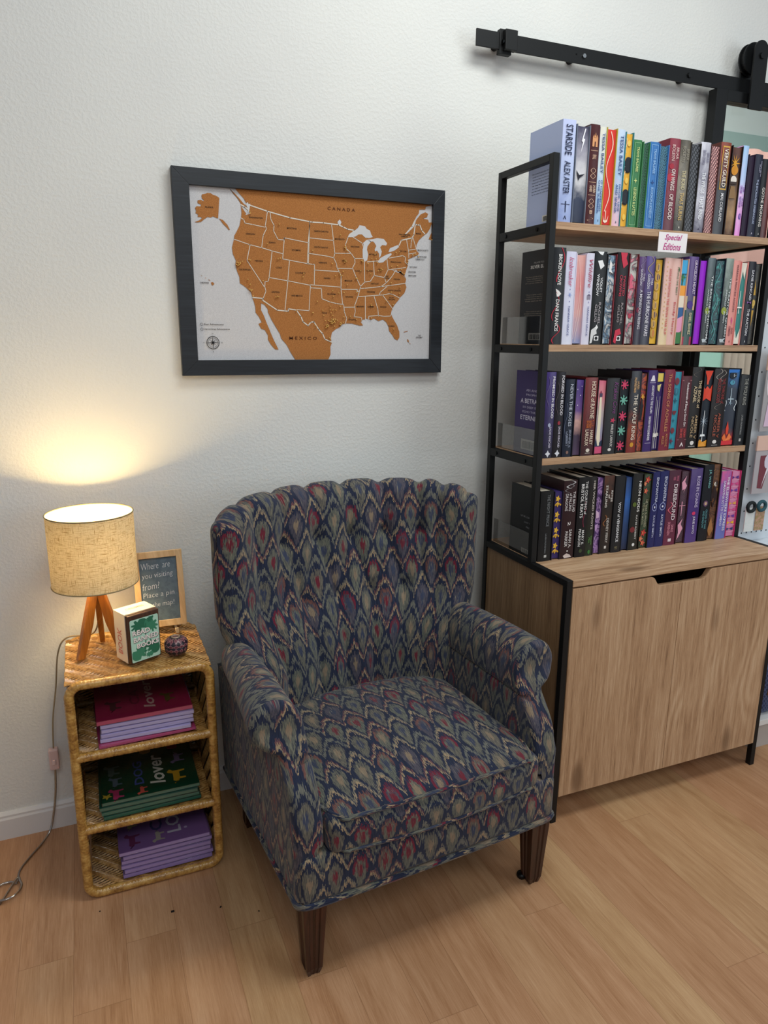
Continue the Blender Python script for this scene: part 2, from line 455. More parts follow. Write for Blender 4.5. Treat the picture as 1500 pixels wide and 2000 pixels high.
# made-up room behind the glass door, standing in for its reflections
struct('wall_reflection_stand_in', MB().box(1.2, 5.6, 2.6, 2.7, 3.0, 4.0).box(1.2, 5.6, 2.59, 2.7, 0, 3.0, 1), [flat('d5dad8', .7), flat('9fb5b0', .7)])  # white and teal stand for the room mirrored in the pane
struct('trim_1', MB().box(1.785, 1.80, -.004, .124, 0, 2.272).box(2.70, 2.715, -.004, .124, 0, 2.272).box(1.785, 2.715, -.004, .124, 2.262, 2.272), WHITE)
mint = MB().box(2.9, 3.46, 1.40, 1.44, 0, 2.2).build('mint_reflection_panel', flat('a9d6cc', .6))  # added panel in place of the mint reflection in the pane
tag(mint, 'plain mint green panel standing in for a reflection in the glass door', 'reflection panel')
def curtain(x0, x1, y, z0, z1, folds, amp):
    nn = folds*10; vs = []
    mb = MB()
    def P(u, v): return (x0+(x1-x0)*u, y+amp*math.sin(u*folds*2*PI)*(1-.3*v)+.006*math.sin(v*9+u*20), z0+(z1-z0)*v)
    mb.grid(P, nn, 8); mb.grid(lambda u, v: tuple(a+b_ for a, b_ in zip(P(1-u, v), (0, .004, 0))), nn, 8)
    return mb
c = curtain(3.46, 3.70, 1.38, .02, 2.3, 4, .02).build('reflected_curtain', flat('b3a298', .8), smooth=True)  # added in place of the beige curtain reflected in the pane
tag(c, 'beige hanging curtain with soft folds standing in for a reflection in the glass door', 'curtain')
c = curtain(1.9, 3.6, .90, 1.80, 2.36, 9, .025).build('valance', flat('d8a9a2', .8), smooth=True)  # added in place of the pink reflection high in the pane
tag(c, 'dusty pink gathered valance standing in for a reflection in the upper glass door', 'valance')

# ------------------------------------------------------------ barn door and rail
t = thing('sliding_door_rail', 'black flat steel barn door rail bolted high on the white wall', 'rail', (.833, -.045, 2.25))
mb = MB().box(0, 1.75, -.003, .003, -.022, .022)
mb.build('track_bar', BLACK, t, bevel=.0008)
def ybolt(mb, x, z, r, y0, y1, n=12, mi=0): mb.prism(circ(x, z, r, n), lambda a, b_, q: (a, q, b_), y0, y1, mi)
for x in (.085, .352, .79, 1.25):
    q = MB(); ybolt(q, x, 0, .012, .003, .045, 16); q.build('wall_spacer', BLACK, t)
q = MB(); ybolt(q, .372, 0, .0065, -.008, -.003, 6); q.build('mounting_bolt', flat('b5b8ba', .3, 1), t, label='silver bolt')
q = MB(); ybolt(q, .79, 0, .008, -.009, -.003, 6); q.build('mounting_bolt', BLACK, t)
q = MB(); ybolt(q, .345, .002, .0025, -.0042, -.003, 8); q.build('bolt_hole', flat('050505', .9), t)
s_ = MB().box(.085, .125, -.022, -.003, -.026, .027).box(.075, .115, -.006, .012, -.034, .031); s_.build('end_stop', BLACK, t, bevel=.0015)
for z in (-.005,):
    q = MB(); q.prism(circ(-.012, z, .006, 10), lambda a, b_, x: (x, a, b_), .080, .085); q.build('stop_screw', flat('2a2c2d', .3, 1), t)
t = thing('barn_door', 'black framed glass barn door hanging from the rail behind the bookcase', 'door', (1.735, -.045, .02))
W_, H_ = .98, 2.205
mb = MB().box(0, .048, -.018, .018, 0, H_).box(W_-.048, W_, -.018, .018, 0, H_).box(.048, W_-.048, -.018, .018, H_-.034, H_).box(.048, W_-.048, -.018, .018, 0, .09)
mb.build('door_frame', BLACK, t, bevel=.001)
MB().box(.048, W_-.048, -.003, .003, .09, H_-.034).build('glass_pane', glass_mat('clear_glass', 'eef4f2', .02, .07), t)
hg = MB()
def strap(x0, x1, z0, z1, y0, y1):
    r_ = (x1-x0)/2; cx = (x0+x1)/2
    pl = [(x0, z0), (x1, z0)] + [(cx+r_*math.cos(a*PI/12), z1-r_+r_*math.sin(a*PI/12)) for a in range(13)]
    hg.prism(pl, lambda a, b_, q: (a, q, b_), y0, y1)
strap(.125, .185, 2.150, 2.36, -.040, -.033); strap(.125, .185, 2.205, 2.36, .012, .018)
hgo = fixo(hg.build('hanger_strap', BLACK, t, bevel=.001))
wh = MB(); ybolt(wh, .155, 2.312, .043, -.012, .010, 32); ybolt(wh, .155, 2.312, .05, .005, .010, 32); ybolt(wh, .155, 2.312, .05, -.014, -.010, 32)
fixo(wh.build('roller_wheel', BLACK, hgo, bevel=.001))
q = MB(); ybolt(q, .155, 2.312, .010, -.046, -.040, 6); fixo(q.build('axle_bolt', BLACK, hgo))

# ------------------------------------------------------------ bookcase with cabinet
XL, XR, YF, YB, YC = .898, 1.730, -.366, -.090, -.544
Z = {1: 1.719, 2: 1.398, 3: 1.077, 4: .766}; ZT = 1.8875; p2 = .019
bk = thing('bookcase', 'black metal framed bookcase with oak shelves over an oak two door cabinet', 'bookcase', (XL, YB, 0))
def rel(x0, x1, y0, y1, z0, z1, mb=None): return (mb or MB()).box(x0-XL, x1-XL, y0-YB, y1-YB, z0, z1)
for x0 in (XL, XR-p2):
    fr = rel(x0, x0+p2, YF, YF+p2, Z[4], ZT)
    rel(x0, x0+p2, YB-p2, YB, 0.0, ZT, fr); rel(x0, x0+p2, YF+p2, YB-p2, ZT-p2, ZT, fr)
    rel(x0, x0+p2, YC, YC+p2, 0.0, Z[4], fr); rel(x0, x0+p2, YC+p2, YB-p2, Z[4]-p2, Z[4], fr)
    rel(x0, x0+p2, YC+p2, YB-p2, .089, .108, fr)
    for k in (1, 2, 3): rel(x0, x0+p2, YF+p2, YB-p2, Z[k]-.026, Z[k]-.002, fr)
    fo = fr.build('side_frame', BLACK, bk, bevel=.0012)
    xs = (x0-XL-.002, x0-XL) if x0 == XL else (x0-XL+p2, x0-XL+p2+.002)
    for k in (1, 2, 3):
        for y in (YF+.06, YB-.055):
            sb = MB(); sb.prism(circ(y-YB, Z[k]-.014, .0055, 10), lambda a, b_, x: (x, a, b_), xs[0]-.0005, xs[1])
            fixo(sb.build('shelf_bolt', flat('1c1e20', .3, .8), fo))
for k in (1, 2, 3): rel(XL+p2, XR-p2, YF, YB, Z[k]-.019, Z[k]).build('shelf', OAKX, bk, bevel=.0006)
rel(XL+p2, XR-p2, YC-.002, YB, Z[4]-.020, Z[4]-.0005).build('cabinet_top', OAKX, bk, bevel=.0006)
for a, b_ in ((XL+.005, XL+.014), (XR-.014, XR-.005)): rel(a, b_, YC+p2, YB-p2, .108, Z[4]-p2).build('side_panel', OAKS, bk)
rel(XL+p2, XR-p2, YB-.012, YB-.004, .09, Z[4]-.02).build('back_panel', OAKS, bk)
rel(XL+p2, XR-p2, YC+.02, YB-.012, .089, .105).build('cabinet_floor', OAKX, bk)
xm = (XL+XR)/2; zt = .741; hw = .112
dl = [(XL+p2+.001, .087), (xm-.001, .087), (xm-.001, zt-.030), (xm-hw+.03, zt-.030), (xm-hw+.018, zt-.024), (xm-hw+.004, zt-.004), (xm-hw-.004, zt), (XL+p2+.001, zt)]
dr = [(2*xm-a, b_) for a, b_ in dl]
for pl in (dl, dr):
    q = MB(); q.prism(pl, lambda a, b_, y: (a-XL, y-YB, b_), YC-.002, YC+.016)
    fixo(q.build('cabinet_door', OAKZ, bk, bevel=.0006))
for k, z in ((2, Z[2]), (3, Z[3]), (4, Z[4])):
    g = MB().box(.9188, .9200, -.325, -.115, z+.0005, z+.078)
    o = g.build('book_end', glass_mat('clear_acrylic', 'e8e8e8', .05, .16))
    tag(o, 'low clear acrylic book end at the left end of the %s shelf' % {2: 'second', 3: 'third', 4: 'lowest'}[k], 'book end')
# sign
t = thing('shelf_sign', 'small white card sign with pink script clipped under the top shelf edge', 'sign', (1.268, -.3675, 1.659))
MB().box(0, .106, -.0008, 0, 0, .054).build('card', flat('efe9ea', .4), t)
q = MB()
put_text(q, 'Special', lambda a, b_: (.022+.064*a, -.0014, .029+.020*b_), 0, .35, .015)
put_text(q, 'Editions', lambda a, b_: (.018+.066*a, -.0014, .006+.019*b_), 0, .35, .015)
q.build('script_lettering', flat('c0478a', .5), t)
# ------------------------------------------------------------ armchair
ch = thing('tufted_armchair', 'tufted barrel back armchair in navy feather pattern tapestry with dark wooden legs', 'armchair', (.39994, -.75395, 0), math.radians(4.776))
def sgp(v, e): return math.copysign(abs(v)**e, v)
def smooth01(t): t = max(0, min(1, t)); return t*t*(3-2*t)
NB = 2.7
S1 = [-.185, -.080, .025, .130, .235]; ZA = .858; ZBt = .690
S2 = [-.1325, -.0275, .0775, .1825]
def bk_inner(s, z):
    k = (z-.44)/.56
    X0 = .272 + .064*smooth01((z-.50)/.22); D0 = .055 + .075*k
    yf = .420 + .030*smooth01((z-.55)/.2)
    return Vector((.014+(X0+.004)*s, yf + D0*(1-abs(s)**2.4), 0))
def bk_normal(s, z):
    e = .004; a = bk_inner(max(-1, s-e), z); b = bk_inner(min(1, s+e), z); d = (b-a).normalized()
    n = Vector((-d.y, d.x, 0))
    w_ = .55*abs(s)**3
    n = n*(1-w_*.4) + Vector((math.copysign(1, s), .6, 0)).normalized()*w_*.4
    return n.normalized()
# even arc-length table on the inner curve
NS = 132
def table(z):
    N = 600; pts = [bk_inner(-1+2*i/N, z) for i in range(N+1)]; L = [0]
    for i in range(N): L.append(L[-1]+(pts[i+1]-pts[i]).length)
    return L
TB = table(.8); LT = TB[-1]
def s_of(a):   # a in -LT/2..LT/2
    t = a+LT/2; lo, hi = 0, 600
    while hi-lo > 1:
        m_ = (lo+hi)//2
        if TB[m_] <= t: lo = m_
        else: hi = m_
    f = (t-TB[lo])/max(1e-9, TB[hi]-TB[lo]); return -1+2*(lo+f)/600
def segd(px, pz, ax, az, bx, bz):
    dx, dz = bx-ax, bz-az; t = max(0, min(1, ((px-ax)*dx+(pz-az)*dz)/(dx*dx+dz*dz)))
    return math.hypot(px-ax-t*dx, pz-az-t*dz)
SEG = [(a, 1.2, a, ZA) for a in S1] + [(a, ZBt, a, .30) for a in S2]
for i, a in enumerate(S2):
    SEG += [(S1[i], ZA, a, ZBt), (S1[i+1], ZA, a, ZBt)]
SEG += [(.235, ZA, .245, ZBt), (-.185, ZA, -.205, ZBt)]
SEG += [(-.300, 1.2, -.262, .3), (.300, 1.2, .262, .3)]
BTN = [(a, ZA) for a in S1] + [(a, ZBt) for a in S2]
def relief(a, z):
    d = min(segd(a, z, *s) for s in SEG); b = min(math.hypot(a-x, z-y) for x, y in BTN)
    h = .018*(1-math.exp(-(d/.028)**1.3)) + .020*(1-math.exp(-(b/.024)**1.6))
    h -= .0025*math.exp(-(d/.0035)**2)
    return h - .022
def ztop(s, a):
    base = 1.008 - .038*(1-math.sqrt(max(0, 1-(max(0, abs(s)-.68)/.32)**2)))
    d = min(abs(a-q) for q in S1+[-.300, .300])
    return base - .013*math.exp(-(d/.016)**2)
def thick(s): return .068 + .045*(1-smooth01((abs(s)-.2)/.5))
NZI, NT, NZO = 66, 12, 16
def back_ring(a, s, kx=1.0, fwd=0.0):
    """closed cross-section loop (list of points, arc v) at arc position a"""
    th = thick(s); zt_ = ztop(s, a); r = th/2; pts = []
    def P(z, off, zz=None):
        q = bk_inner(s, min(z, 1.0)); n = bk_normal(s, min(z, 1.0))
        mid = q + n*(th/2); o = off*kx
        rk = Vector((0, .055*max(0, (.75-.2)*0 + (min(z, 1)-.6))*(1-abs(s)**2), 0))*0
        tg = (bk_inner(s, min(z, 1.0)) - bk_inner(s*.95, min(z, 1.0))).normalized() if fwd else Vector((0, 0, 0))
        return Vector((mid.x + n.x*o + tg.x*fwd, mid.y + n.y*o + tg.y*fwd, (zz if zz is not None else z)))
    for i in range(NZI+1):
        z = .36 + (zt_-r-.36)*i/NZI
        e = relief(a, z)*kx
        pts.append((P(z, -th/2-e), z))
    v = zt_-r
    for i in range(1, NT):
        an = PI*i/NT; e = relief(a, min(zt_, 1.0))*kx*max(0, math.cos(an))
        pts.append((P(zt_-r, -(r+e)*math.cos(an), zt_-r + r*math.sin(an)*(1 if kx > .99 else (.35+.65*kx))), v + an*r))
    for i in range(NZO+1):
        z = (zt_-r) + (.205-(zt_-r))*i/NZO
        bul = .012*math.sin(PI*i/NZO)*(1-abs(s)**4)
        pts.append((P(max(z, .3), th/2+bul, z), v + PI*r + (zt_-r-z)))
    return pts
mb = MB(); rings = []
for j in range(7):          # rounded front edge of the left wing
    be = PI/2*(1-j/7); rings.append((-LT/2, -1, max(.02, math.cos(be)), math.sin(be)*.035, -LT/2-(be)*.035))
for i in range(NS+1):
    a = -LT/2 + LT*i/NS; rings.append((a, s_of(a), 1, 0, a))
for j in range(1, 8):
    be = PI/2*j/7; rings.append((LT/2, 1, max(.02, math.cos(be)), math.sin(be)*.035, LT/2+be*.035))
K = None
for (a, s, kx, fwd, ua) in rings:
    rg = back_ring(a, s, kx, fwd); K = len(rg)
    for p_, v in rg: mb.v.append(tuple(p_))
    mb.uv_tmp = getattr(mb, 'uv_tmp', []) + [(ua, v) for p_, v in rg]
for i in range(len(rings)-1):
    for j in range(K-1):
        q = (i*K+j, i*K+j+1, (i+1)*K+j+1, (i+1)*K+j)
        mb.face(q, [mb.uv_tmp[t_] for t_ in q])
    mb.face((i*K+K-1, i*K, (i+1)*K, (i+1)*K+K-1), [(0, 0)]*4)
back = fixo(mb.build('backrest', FAB, ch, smooth=True))
for a, z in BTN:
    s = s_of(a); q = bk_inner(s, z); n = bk_normal(s, z); c0 = q + n*(.012)
    b_ = MB()
    ex_ = Vector((0, 0, 1)).cross(n).normalized(); ez_ = Vector((0, 0, 1))
    def PB(u, v): 
        r_ = .011*math.sin(u*PI/2); d_ = .006*math.cos(u*PI/2); an = v*2*PI
        return c0 - n*d_ + ex_*r_*math.cos(an) + ez_*r_*math.sin(an)
    b_.grid(PB, 5, 14, uvf=lambda u, v: (a + .011*u*math.cos(v*2*PI), z+.011*u*math.sin(v*2*PI)))
    b_.build('button', FAB, back, smooth=True)
# arms
OUT = [(.287, .34), (.288, .40), (.289, .46), (.290, .508), (.292, .517), (.2945, .520), (.290, .524), (.288, .54), (.290, .575), (.298, .605), (.314, .630), (.340, .645), (.368, .646), (.393, .634), (.409, .611), (.413, .585), (.404, .559), (.386, .541), (.367, .532), (.359, .525), (.358, .49), (.357, .44), (.356, .38), (.355, .32), (.354, .26), (.353, .208)]
def catmull(P, k):
    o = []
    for i in range(len(P)-1):
        p0, p1, p2_, p3 = P[max(0, i-1)], P[i], P[i+1], P[min(len(P)-1, i+2)]
        for j in range(k):
            t = j/k
            o.append(tuple(.5*((2*p1[d]) + (-p0[d]+p2_[d])*t + (2*p0[d]-5*p1[d]+4*p2_[d]-p3[d])*t*t + (-p0[d]+3*p1[d]-3*p2_[d]+p3[d])*t**3) for d in range(len(p1))))
    o.append(P[-1]); return o
OL = catmull(OUT, 4)
def yfront(z):
    if z > .585: return .085
    if z > .425: return .085*smooth01((z-.425)/.16) - .004*(1-smooth01((z-.425)/.16))
    return -.004 - .012*smooth01((.425-z)/.03)
def make_arm(sg):
    mb = MB(); k = len(OL); per = [0]
    for i in range(1, k): per.append(per[-1]+math.dist(OL[i], OL[i-1]))
    # inward offset outline for the rounded front edge (closed polygon)
    def inset(d):
        o = []
        for i in range(k):
            a = OL[i-1] if i else (OL[0][0], OL[0][1]-.01); b_ = OL[i+1] if i < k-1 else (OL[-1][0], OL[-1][1]-.01)
            tx, tz = b_[0]-a[0], b_[1]-a[1]; l = math.hypot(tx, tz) or 1
            nx, nz = tz/l, -tx/l      # to the right of travel = into the arm
            o.append((OL[i][0]+nx*d, OL[i][1]+nz*d))
        return o
    uvs = []; rows = []
    ST = 26
    for j in range(ST+1):
        t = j/ST
        for i, (x, z) in enumerate(OL):
            y0 = yfront(z)+.018; yb = .465 if z > .535 else (.585 if x > .35 else .48)
            y = yb + (y0-yb)*t
            flare = .006*math.sin(t*PI) if z > .55 else 0
            if z > .53 and x > .3: x -= (x-.3)*.30*(1-t)
            if z > .5: 
                x += .010*math.sin(min(1, max(0, (z-.5)/.1))*PI/2)*(t-.5)*.4
            mb.v.append((sg*x, y, z+flare)); uvs.append((y, per[i]) if z > 0 else None)
    R_ = 6
    for j in range(1, R_+1):
        an = PI/2*j/R_; d = .017*(1-math.cos(an)); ins = inset(d)
        for i, (x, z) in enumerate(ins):
            z0 = OL[i][1]; y = yfront(z0)+.018 - .018*math.sin(an)
            mb.v.append((sg*x, y, z)); uvs.append((yfront(z0) - .01*j/R_, per[i]))
    n = ST+1+R_
    for j in range(n-1):
        for i in range(k-1):
            q = (j*k+i, j*k+i+1, (j+1)*k+i+1, (j+1)*k+i)
            mb.face(q, [uvs[t_] for t_ in q] if j < ST else [(mb.v[t_][0], mb.v[t_][2]) for t_ in q])
    # front face: strips between the inner and outer halves of the outline
    base = (n-1)*k; i, j = 0, k-1
    tip = max(range(k), key=lambda q: OL[q][1])
    while j-i > 1:
        # advance the side whose next point is lower
        A = mb.v[base+i+1]; B = mb.v[base+j-1]
        if (A[2] <= B[2] and i+1 <= tip+6) or j-1 <= tip+6:
            q = (base+i, base+i+1, base+j); i += 1
        else:
            q = (base+i, base+j-1, base+j); j -= 1
        mb.face(q, [(mb.v[t_][0], mb.v[t_][2]) for t_ in q])
    o = fixo(mb.build('armrest', FAB, ch, smooth=True)); return o
arms = [make_arm(1), make_arm(-1)]
# seat cushion, base rail, piping
def cush(w_, nx):
    X, Y, Zn = nx
    cr = .050*(1-X*X*.8)*(1-(Y-.25)**2*.75) if Zn > -.2 else 0
    fr = -.022*(1-X*X)*(1 if Y < -.5 else 0)*smooth01((-Y-.5)/.5)
    return (w_[0]+.006*0, w_[1]+fr, w_[2]+cr*smooth01((Zn+.2)/1.2)*1.0 - (.006 if Zn > 0 else 0))
CU = fixo(MB().rbox(-.284, .290, -.032, .475, .318, .412, .022, 5, (26, 26, 4), cush).build('seat_cushion', FAB, ch, smooth=True, weld=True))
def cushion_edge(z, yo, zo=0):
    pts = []
    for i in range(41):
        X = -1+2*i/40
        x = .003 + X*.281; fr = -.022*(1-X*X)
        pts.append((x, -.032+fr+yo, z + zo*(1-X*X)))
    # corners go back along the sides
    l = [(-.281, -.02+.06*q, z) for q in (3, 2, 1)]; r_ = [(.287, -.02+.06*q, z) for q in (1, 2, 3)]
    return catmull(l+pts[2:-2]+r_, 2)
MB().tube(cushion_edge(.402, .004, .012), .0052, 8, uvscale=.03).build('piping', FAB, CU, smooth=True)
MB().tube(cushion_edge(.326, .003), .0045, 8, uvscale=.03).build('piping', FAB, CU, smooth=True)
def rail_f(w_, nx):
    x, y, z = w_
    if nx[1] < -.9: y -= .012*(1-nx[0]**2) * (.4+.6*(1-abs(nx[2])))
    return (x, y, z)
BS = fixo(MB().rbox(-.353, .353, -.022, .60, .203, .326, .02, 4, (24, 16, 4), rail_f).build('seat_base', FAB, ch, smooth=True, weld=True))
path = []
for i in range(31):
    X = -1+2*i/30; path.append((.345*X, -.022-.007*(1-X*X), .205))
full = [(-.353, .58, .205), (-.354, .4, .205), (-.354, .2, .205), (-.354, .02, .205), (-.351, -.012, .205)] + path[1:-1] + [(.351, -.012, .205), (.354, .02, .205), (.354, .2, .205), (.354, .4, .205), (.353, .58, .205)]
MB().tube(catmull(full, 2), .0075, 8, uvscale=.04).build('piping', FAB, BS, smooth=True)
# piping where arms meet the wings
MAH = wood_mat('dark_mahogany', ('1b0a07', '31140b', '4a2213'), 'z', 1, .3, .2)
def leg(x, y, rake=0, back=False):
    mb = MB(); top, bot = (.030, .018) if not back else (.026, .017)
    n = 12
    def sec(r):   # square section with fluted faces
        o = []
        for k_ in range(4):
            a = k_*PI/2; c_, s_ = math.cos(a), math.sin(a)
            for q in ((-1, -1), (-.55, -1), (-.45, -.86), (-.12, -.86), (0, -.98), (.12, -.86), (.45, -.86), (.55, -1)):
                px, py = q[0]*r, q[1]*r
                o.append((px*c_-py*s_, px*s_+py*c_))
        return o
    zs = [.225, .19, .12, .06, .018, .012, 0] if not back else [.225, .15, .1, .05, .02, 0.0]
    base = 0
    for i, z in enumerate(zs):
        r = bot+(top-bot)*(z/.225)
        if not back and z == .012: r = bot*.96
        if z == 0: r = bot*.78
        off = rake*(1-z/.225)**1.5
        for px, py in sec(r): mb.v.append((x+px, y+py+off, z))
    k_ = 32
    for i in range(len(zs)-1):
        for j in range(k_):
            j2 = (j+1) % k_; mb.face((i*k_+j, i*k_+j2, (i+1)*k_+j2, (i+1)*k_+j))
    mb.face([j for j in range(k_)]); mb.face([(len(zs)-1)*k_+j for j in range(k_)])
    return fixo(mb.build('leg', MAH, ch))
leg(-.315, .012); l2 = leg(.315, .012)
leg(-.290, .535, .035, True); leg(.290, .535, .035, True)
q = MB().lathe([(0, .0), (.012, .0), (.0135, .006), (.012, .012), (0, .013)], (.300, .032, 0), 14); q.build('foot_glide', flat('0d0c0c', .4), l2, smooth=True)
# ------------------------------------------------------------ books
PG = 'e3dccb'
def sword(cx, t0, t1, c, w_=.5):
    h = t1-t0
    return [([(cx-.06*w_, t1), (cx+.06*w_, t1), (cx+.10*w_, t0+h*.28), (cx-.10*w_, t0+h*.28)][::-1], c), ([(cx-.10*w_, t0+h*.3), (cx, t1), (cx+.10*w_, t0+h*.3)], c), ([(cx-.75*w_, t0+h*.24), (cx+.75*w_, t0+h*.24), (cx+.6*w_, t0+h*.30), (cx-.6*w_, t0+h*.30)], c), ([(cx-.09*w_, t0), (cx+.09*w_, t0), (cx+.09*w_, t0+h*.26), (cx-.09*w_, t0+h*.26)], c)]
def disc(cx, t, r, c, n=14, asp=.155): return ([(cx+r*math.cos(2*PI*i/n), t+r*asp*math.sin(2*PI*i/n)) for i in range(n)], c)
def star(cx, t, r, c, k=8, inner=.3, asp=.155): return ([(cx+(r if i % 2 == 0 else r*inner)*math.cos(PI*i/k), t+(r if i % 2 == 0 else r*inner)*asp*math.sin(PI*i/k)) for i in range(2*k)], c)
def band(t0, t1, c): return ([(0, t0), (1, t0), (1, t1), (0, t1)], c)
def bar(x0, x1, t0, t1, c): return ([(x0, t0), (x1, t0), (x1, t1), (x0, t1)], c)
def wavy(cx, t0, t1, a, per, w_, c, n=26):
    L_ = [(cx+a*math.sin(2*PI*per*i/n), t0+(t1-t0)*i/n) for i in range(n+1)]
    return ([(x-w_/2, t) for x, t in L_] + [(x+w_/2, t) for x, t in L_[::-1]], c)
def flower(cx, t, r, c, c2): return [star(cx, t, r, c, 5, .55), disc(cx, t, r*.3, c2, 8)]
def crescent(cx, t, r, c, k): return [disc(cx, t, r, c), disc(cx+k*r, t, r*.86, 'c9a75a' if abs(k) > 5 else 'd9bd84', 14)]
def octo(cx, t, s, c):
    o = [disc(cx, t, .24*s, c, 8)]
    for a in (0, .9, 1.8, 2.8, 3.7, 4.6, 5.5):
        o.append(([(cx+.12*s*math.cos(a-.3), t+.02*s*math.sin(a-.3)), (cx+.5*s*math.cos(a), t+.078*s*math.sin(a)), (cx+.42*s*math.cos(a+.35), t+.066*s*math.sin(a+.35)), (cx+.12*s*math.cos(a+.4), t+.02*s*math.sin(a+.4))], c))
    return o
def logo(c, t=.955): return [([(.42, t+.012), (.50, t-.016), (.58, t+.012), (.53, t+.012), (.50, t), (.47, t+.012)], c)]
moons = []
for i in range(8):
    t_ = .09+.112*i; moons += [disc(.5, t_, .34, 'c79a4a')] + ([disc(.5, t_, .28, 'd2473f')] if i == 7 else ([disc(.5, t_, .28, 'd9b375')] if i == 3 else [disc(.5, t_, .28, 'e0cfae'), disc(.5+(.10 if i % 2 else -.06), t_, .25, '3a2857')]))
yell = [disc(.55+.1*(-1)**i, .10+.2*i, .22, 'f0c65a') for i in range(5)] + [disc(.68, .33, .62*.9, '20222a', 18), disc(.68, .33, .2, 'd9557e'), disc(.62, .68, .56, '20222a', 18), disc(.62, .68, .2, 'd9557e')] + [wavy(.25, .05+.3*i, .2+.3*i, .12, 1, .07, 'f3e6cc') for i in range(3)]
yell = [(([(max(.02, min(.98, a)), b_) for a, b_ in pl]), c) for pl, c in yell]
wheels = sum([flower(.5, .10+.235*i, .34, 'e2b33c', 'f2cf63') + [([(.5, .15+.235*i), (.8, .17+.235*i), (.62, .20+.235*i), (.5, .225+.235*i), (.38, .20+.235*i), (.2, .17+.235*i)], 'd9a93a')] + [disc(.15, .19+.235*i, .1, 'e2b33c', 8), disc(.85, .19+.235*i, .1, 'e2b33c', 8)] for i in range(4)], [])
flor = sum([flower(x, t, r, c, 'e9c46a') for x, t, r, c in ((.6, .07, .34, 'c2413a'), (.3, .12, .25, 'd8775c'), (.45, .22, .3, 'cf5a48'), (.6, .80, .36, 'c2413a'), (.3, .88, .34, 'd8775c'), (.6, .94, .3, 'cf5a48'))], [])
bows = [b for i, c in enumerate(('5b2f86', 'd64a8c', '6a3aa0', 'e57fa0', 'e9b24c', 'd64a8c', '6a3aa0', 'f0c22e', '2c3f77')) for b in (([(.1, .06+.1*i), (.5, .085+.1*i), (.1, .11+.1*i)], c), ([(.9, .06+.1*i), (.5, .085+.1*i), (.9, .11+.1*i)], c), band(.118+.1*i, .128+.1*i, 'e9a9c6'))]
symb = [disc(.5, .12, .3, '7a2f3a'), disc(.5, .25, .3, '2c6f86'), disc(.56, .245, .2, '4aa3bb'), star(.5, .37, .3, '22566c', 4), ([(.2, .50), (.8, .50), (.65, .55), (.35, .55)], '7a2f3a'), star(.5, .63, .2, '22566c', 4), disc(.5, .76, .26, '7a2f3a'), star(.45, .9, .36, '6b2b45', 5)]
house = [([(.22, .99), (.38, .22), (.62, .22), (.78, .99)], 'eee3c8'), ([(.32, .22), (.32, .17), (.68, .17), (.68, .22)], '4a3f5a'), ([(.36, .17), (.5, .13), (.64, .17)], '8c3550'), disc(.5, .30, .05, '8a7a60'), disc(.5, .45, .05, '8a7a60'), ([(0, .86), (.3, .78), (.6, .86), (1, .80), (1, 1), (0, 1)], '2f3a55'), band(.90, 1, 'd4557c')]
skull = [([(.5, .18), (.7, .38), (.3, .38)], 'c79a3a'), disc(.5, .48, .30, 'd9b45a'), disc(.38, .475, .08, '241d14', 8), disc(.62, .475, .08, '241d14', 8), bar(.38, .62, .52, .545, 'd9b45a'), ([(.3, .57), (.7, .57), (.5, .78)], 'c79a3a')]
wolf = [([(.2, .15), (.75, .06), (.6, .14), (.85, .2), (.5, .30), (.65, .24), (.35, .26)], 'e9a4bb'), *sword(.5, .42, .62, 'e9a4bb', .6), ([(.2, .75), (.75, .66), (.6, .74), (.85, .80), (.45, .92), (.2, .96), (.35, .86)], 'e9a4bb')]
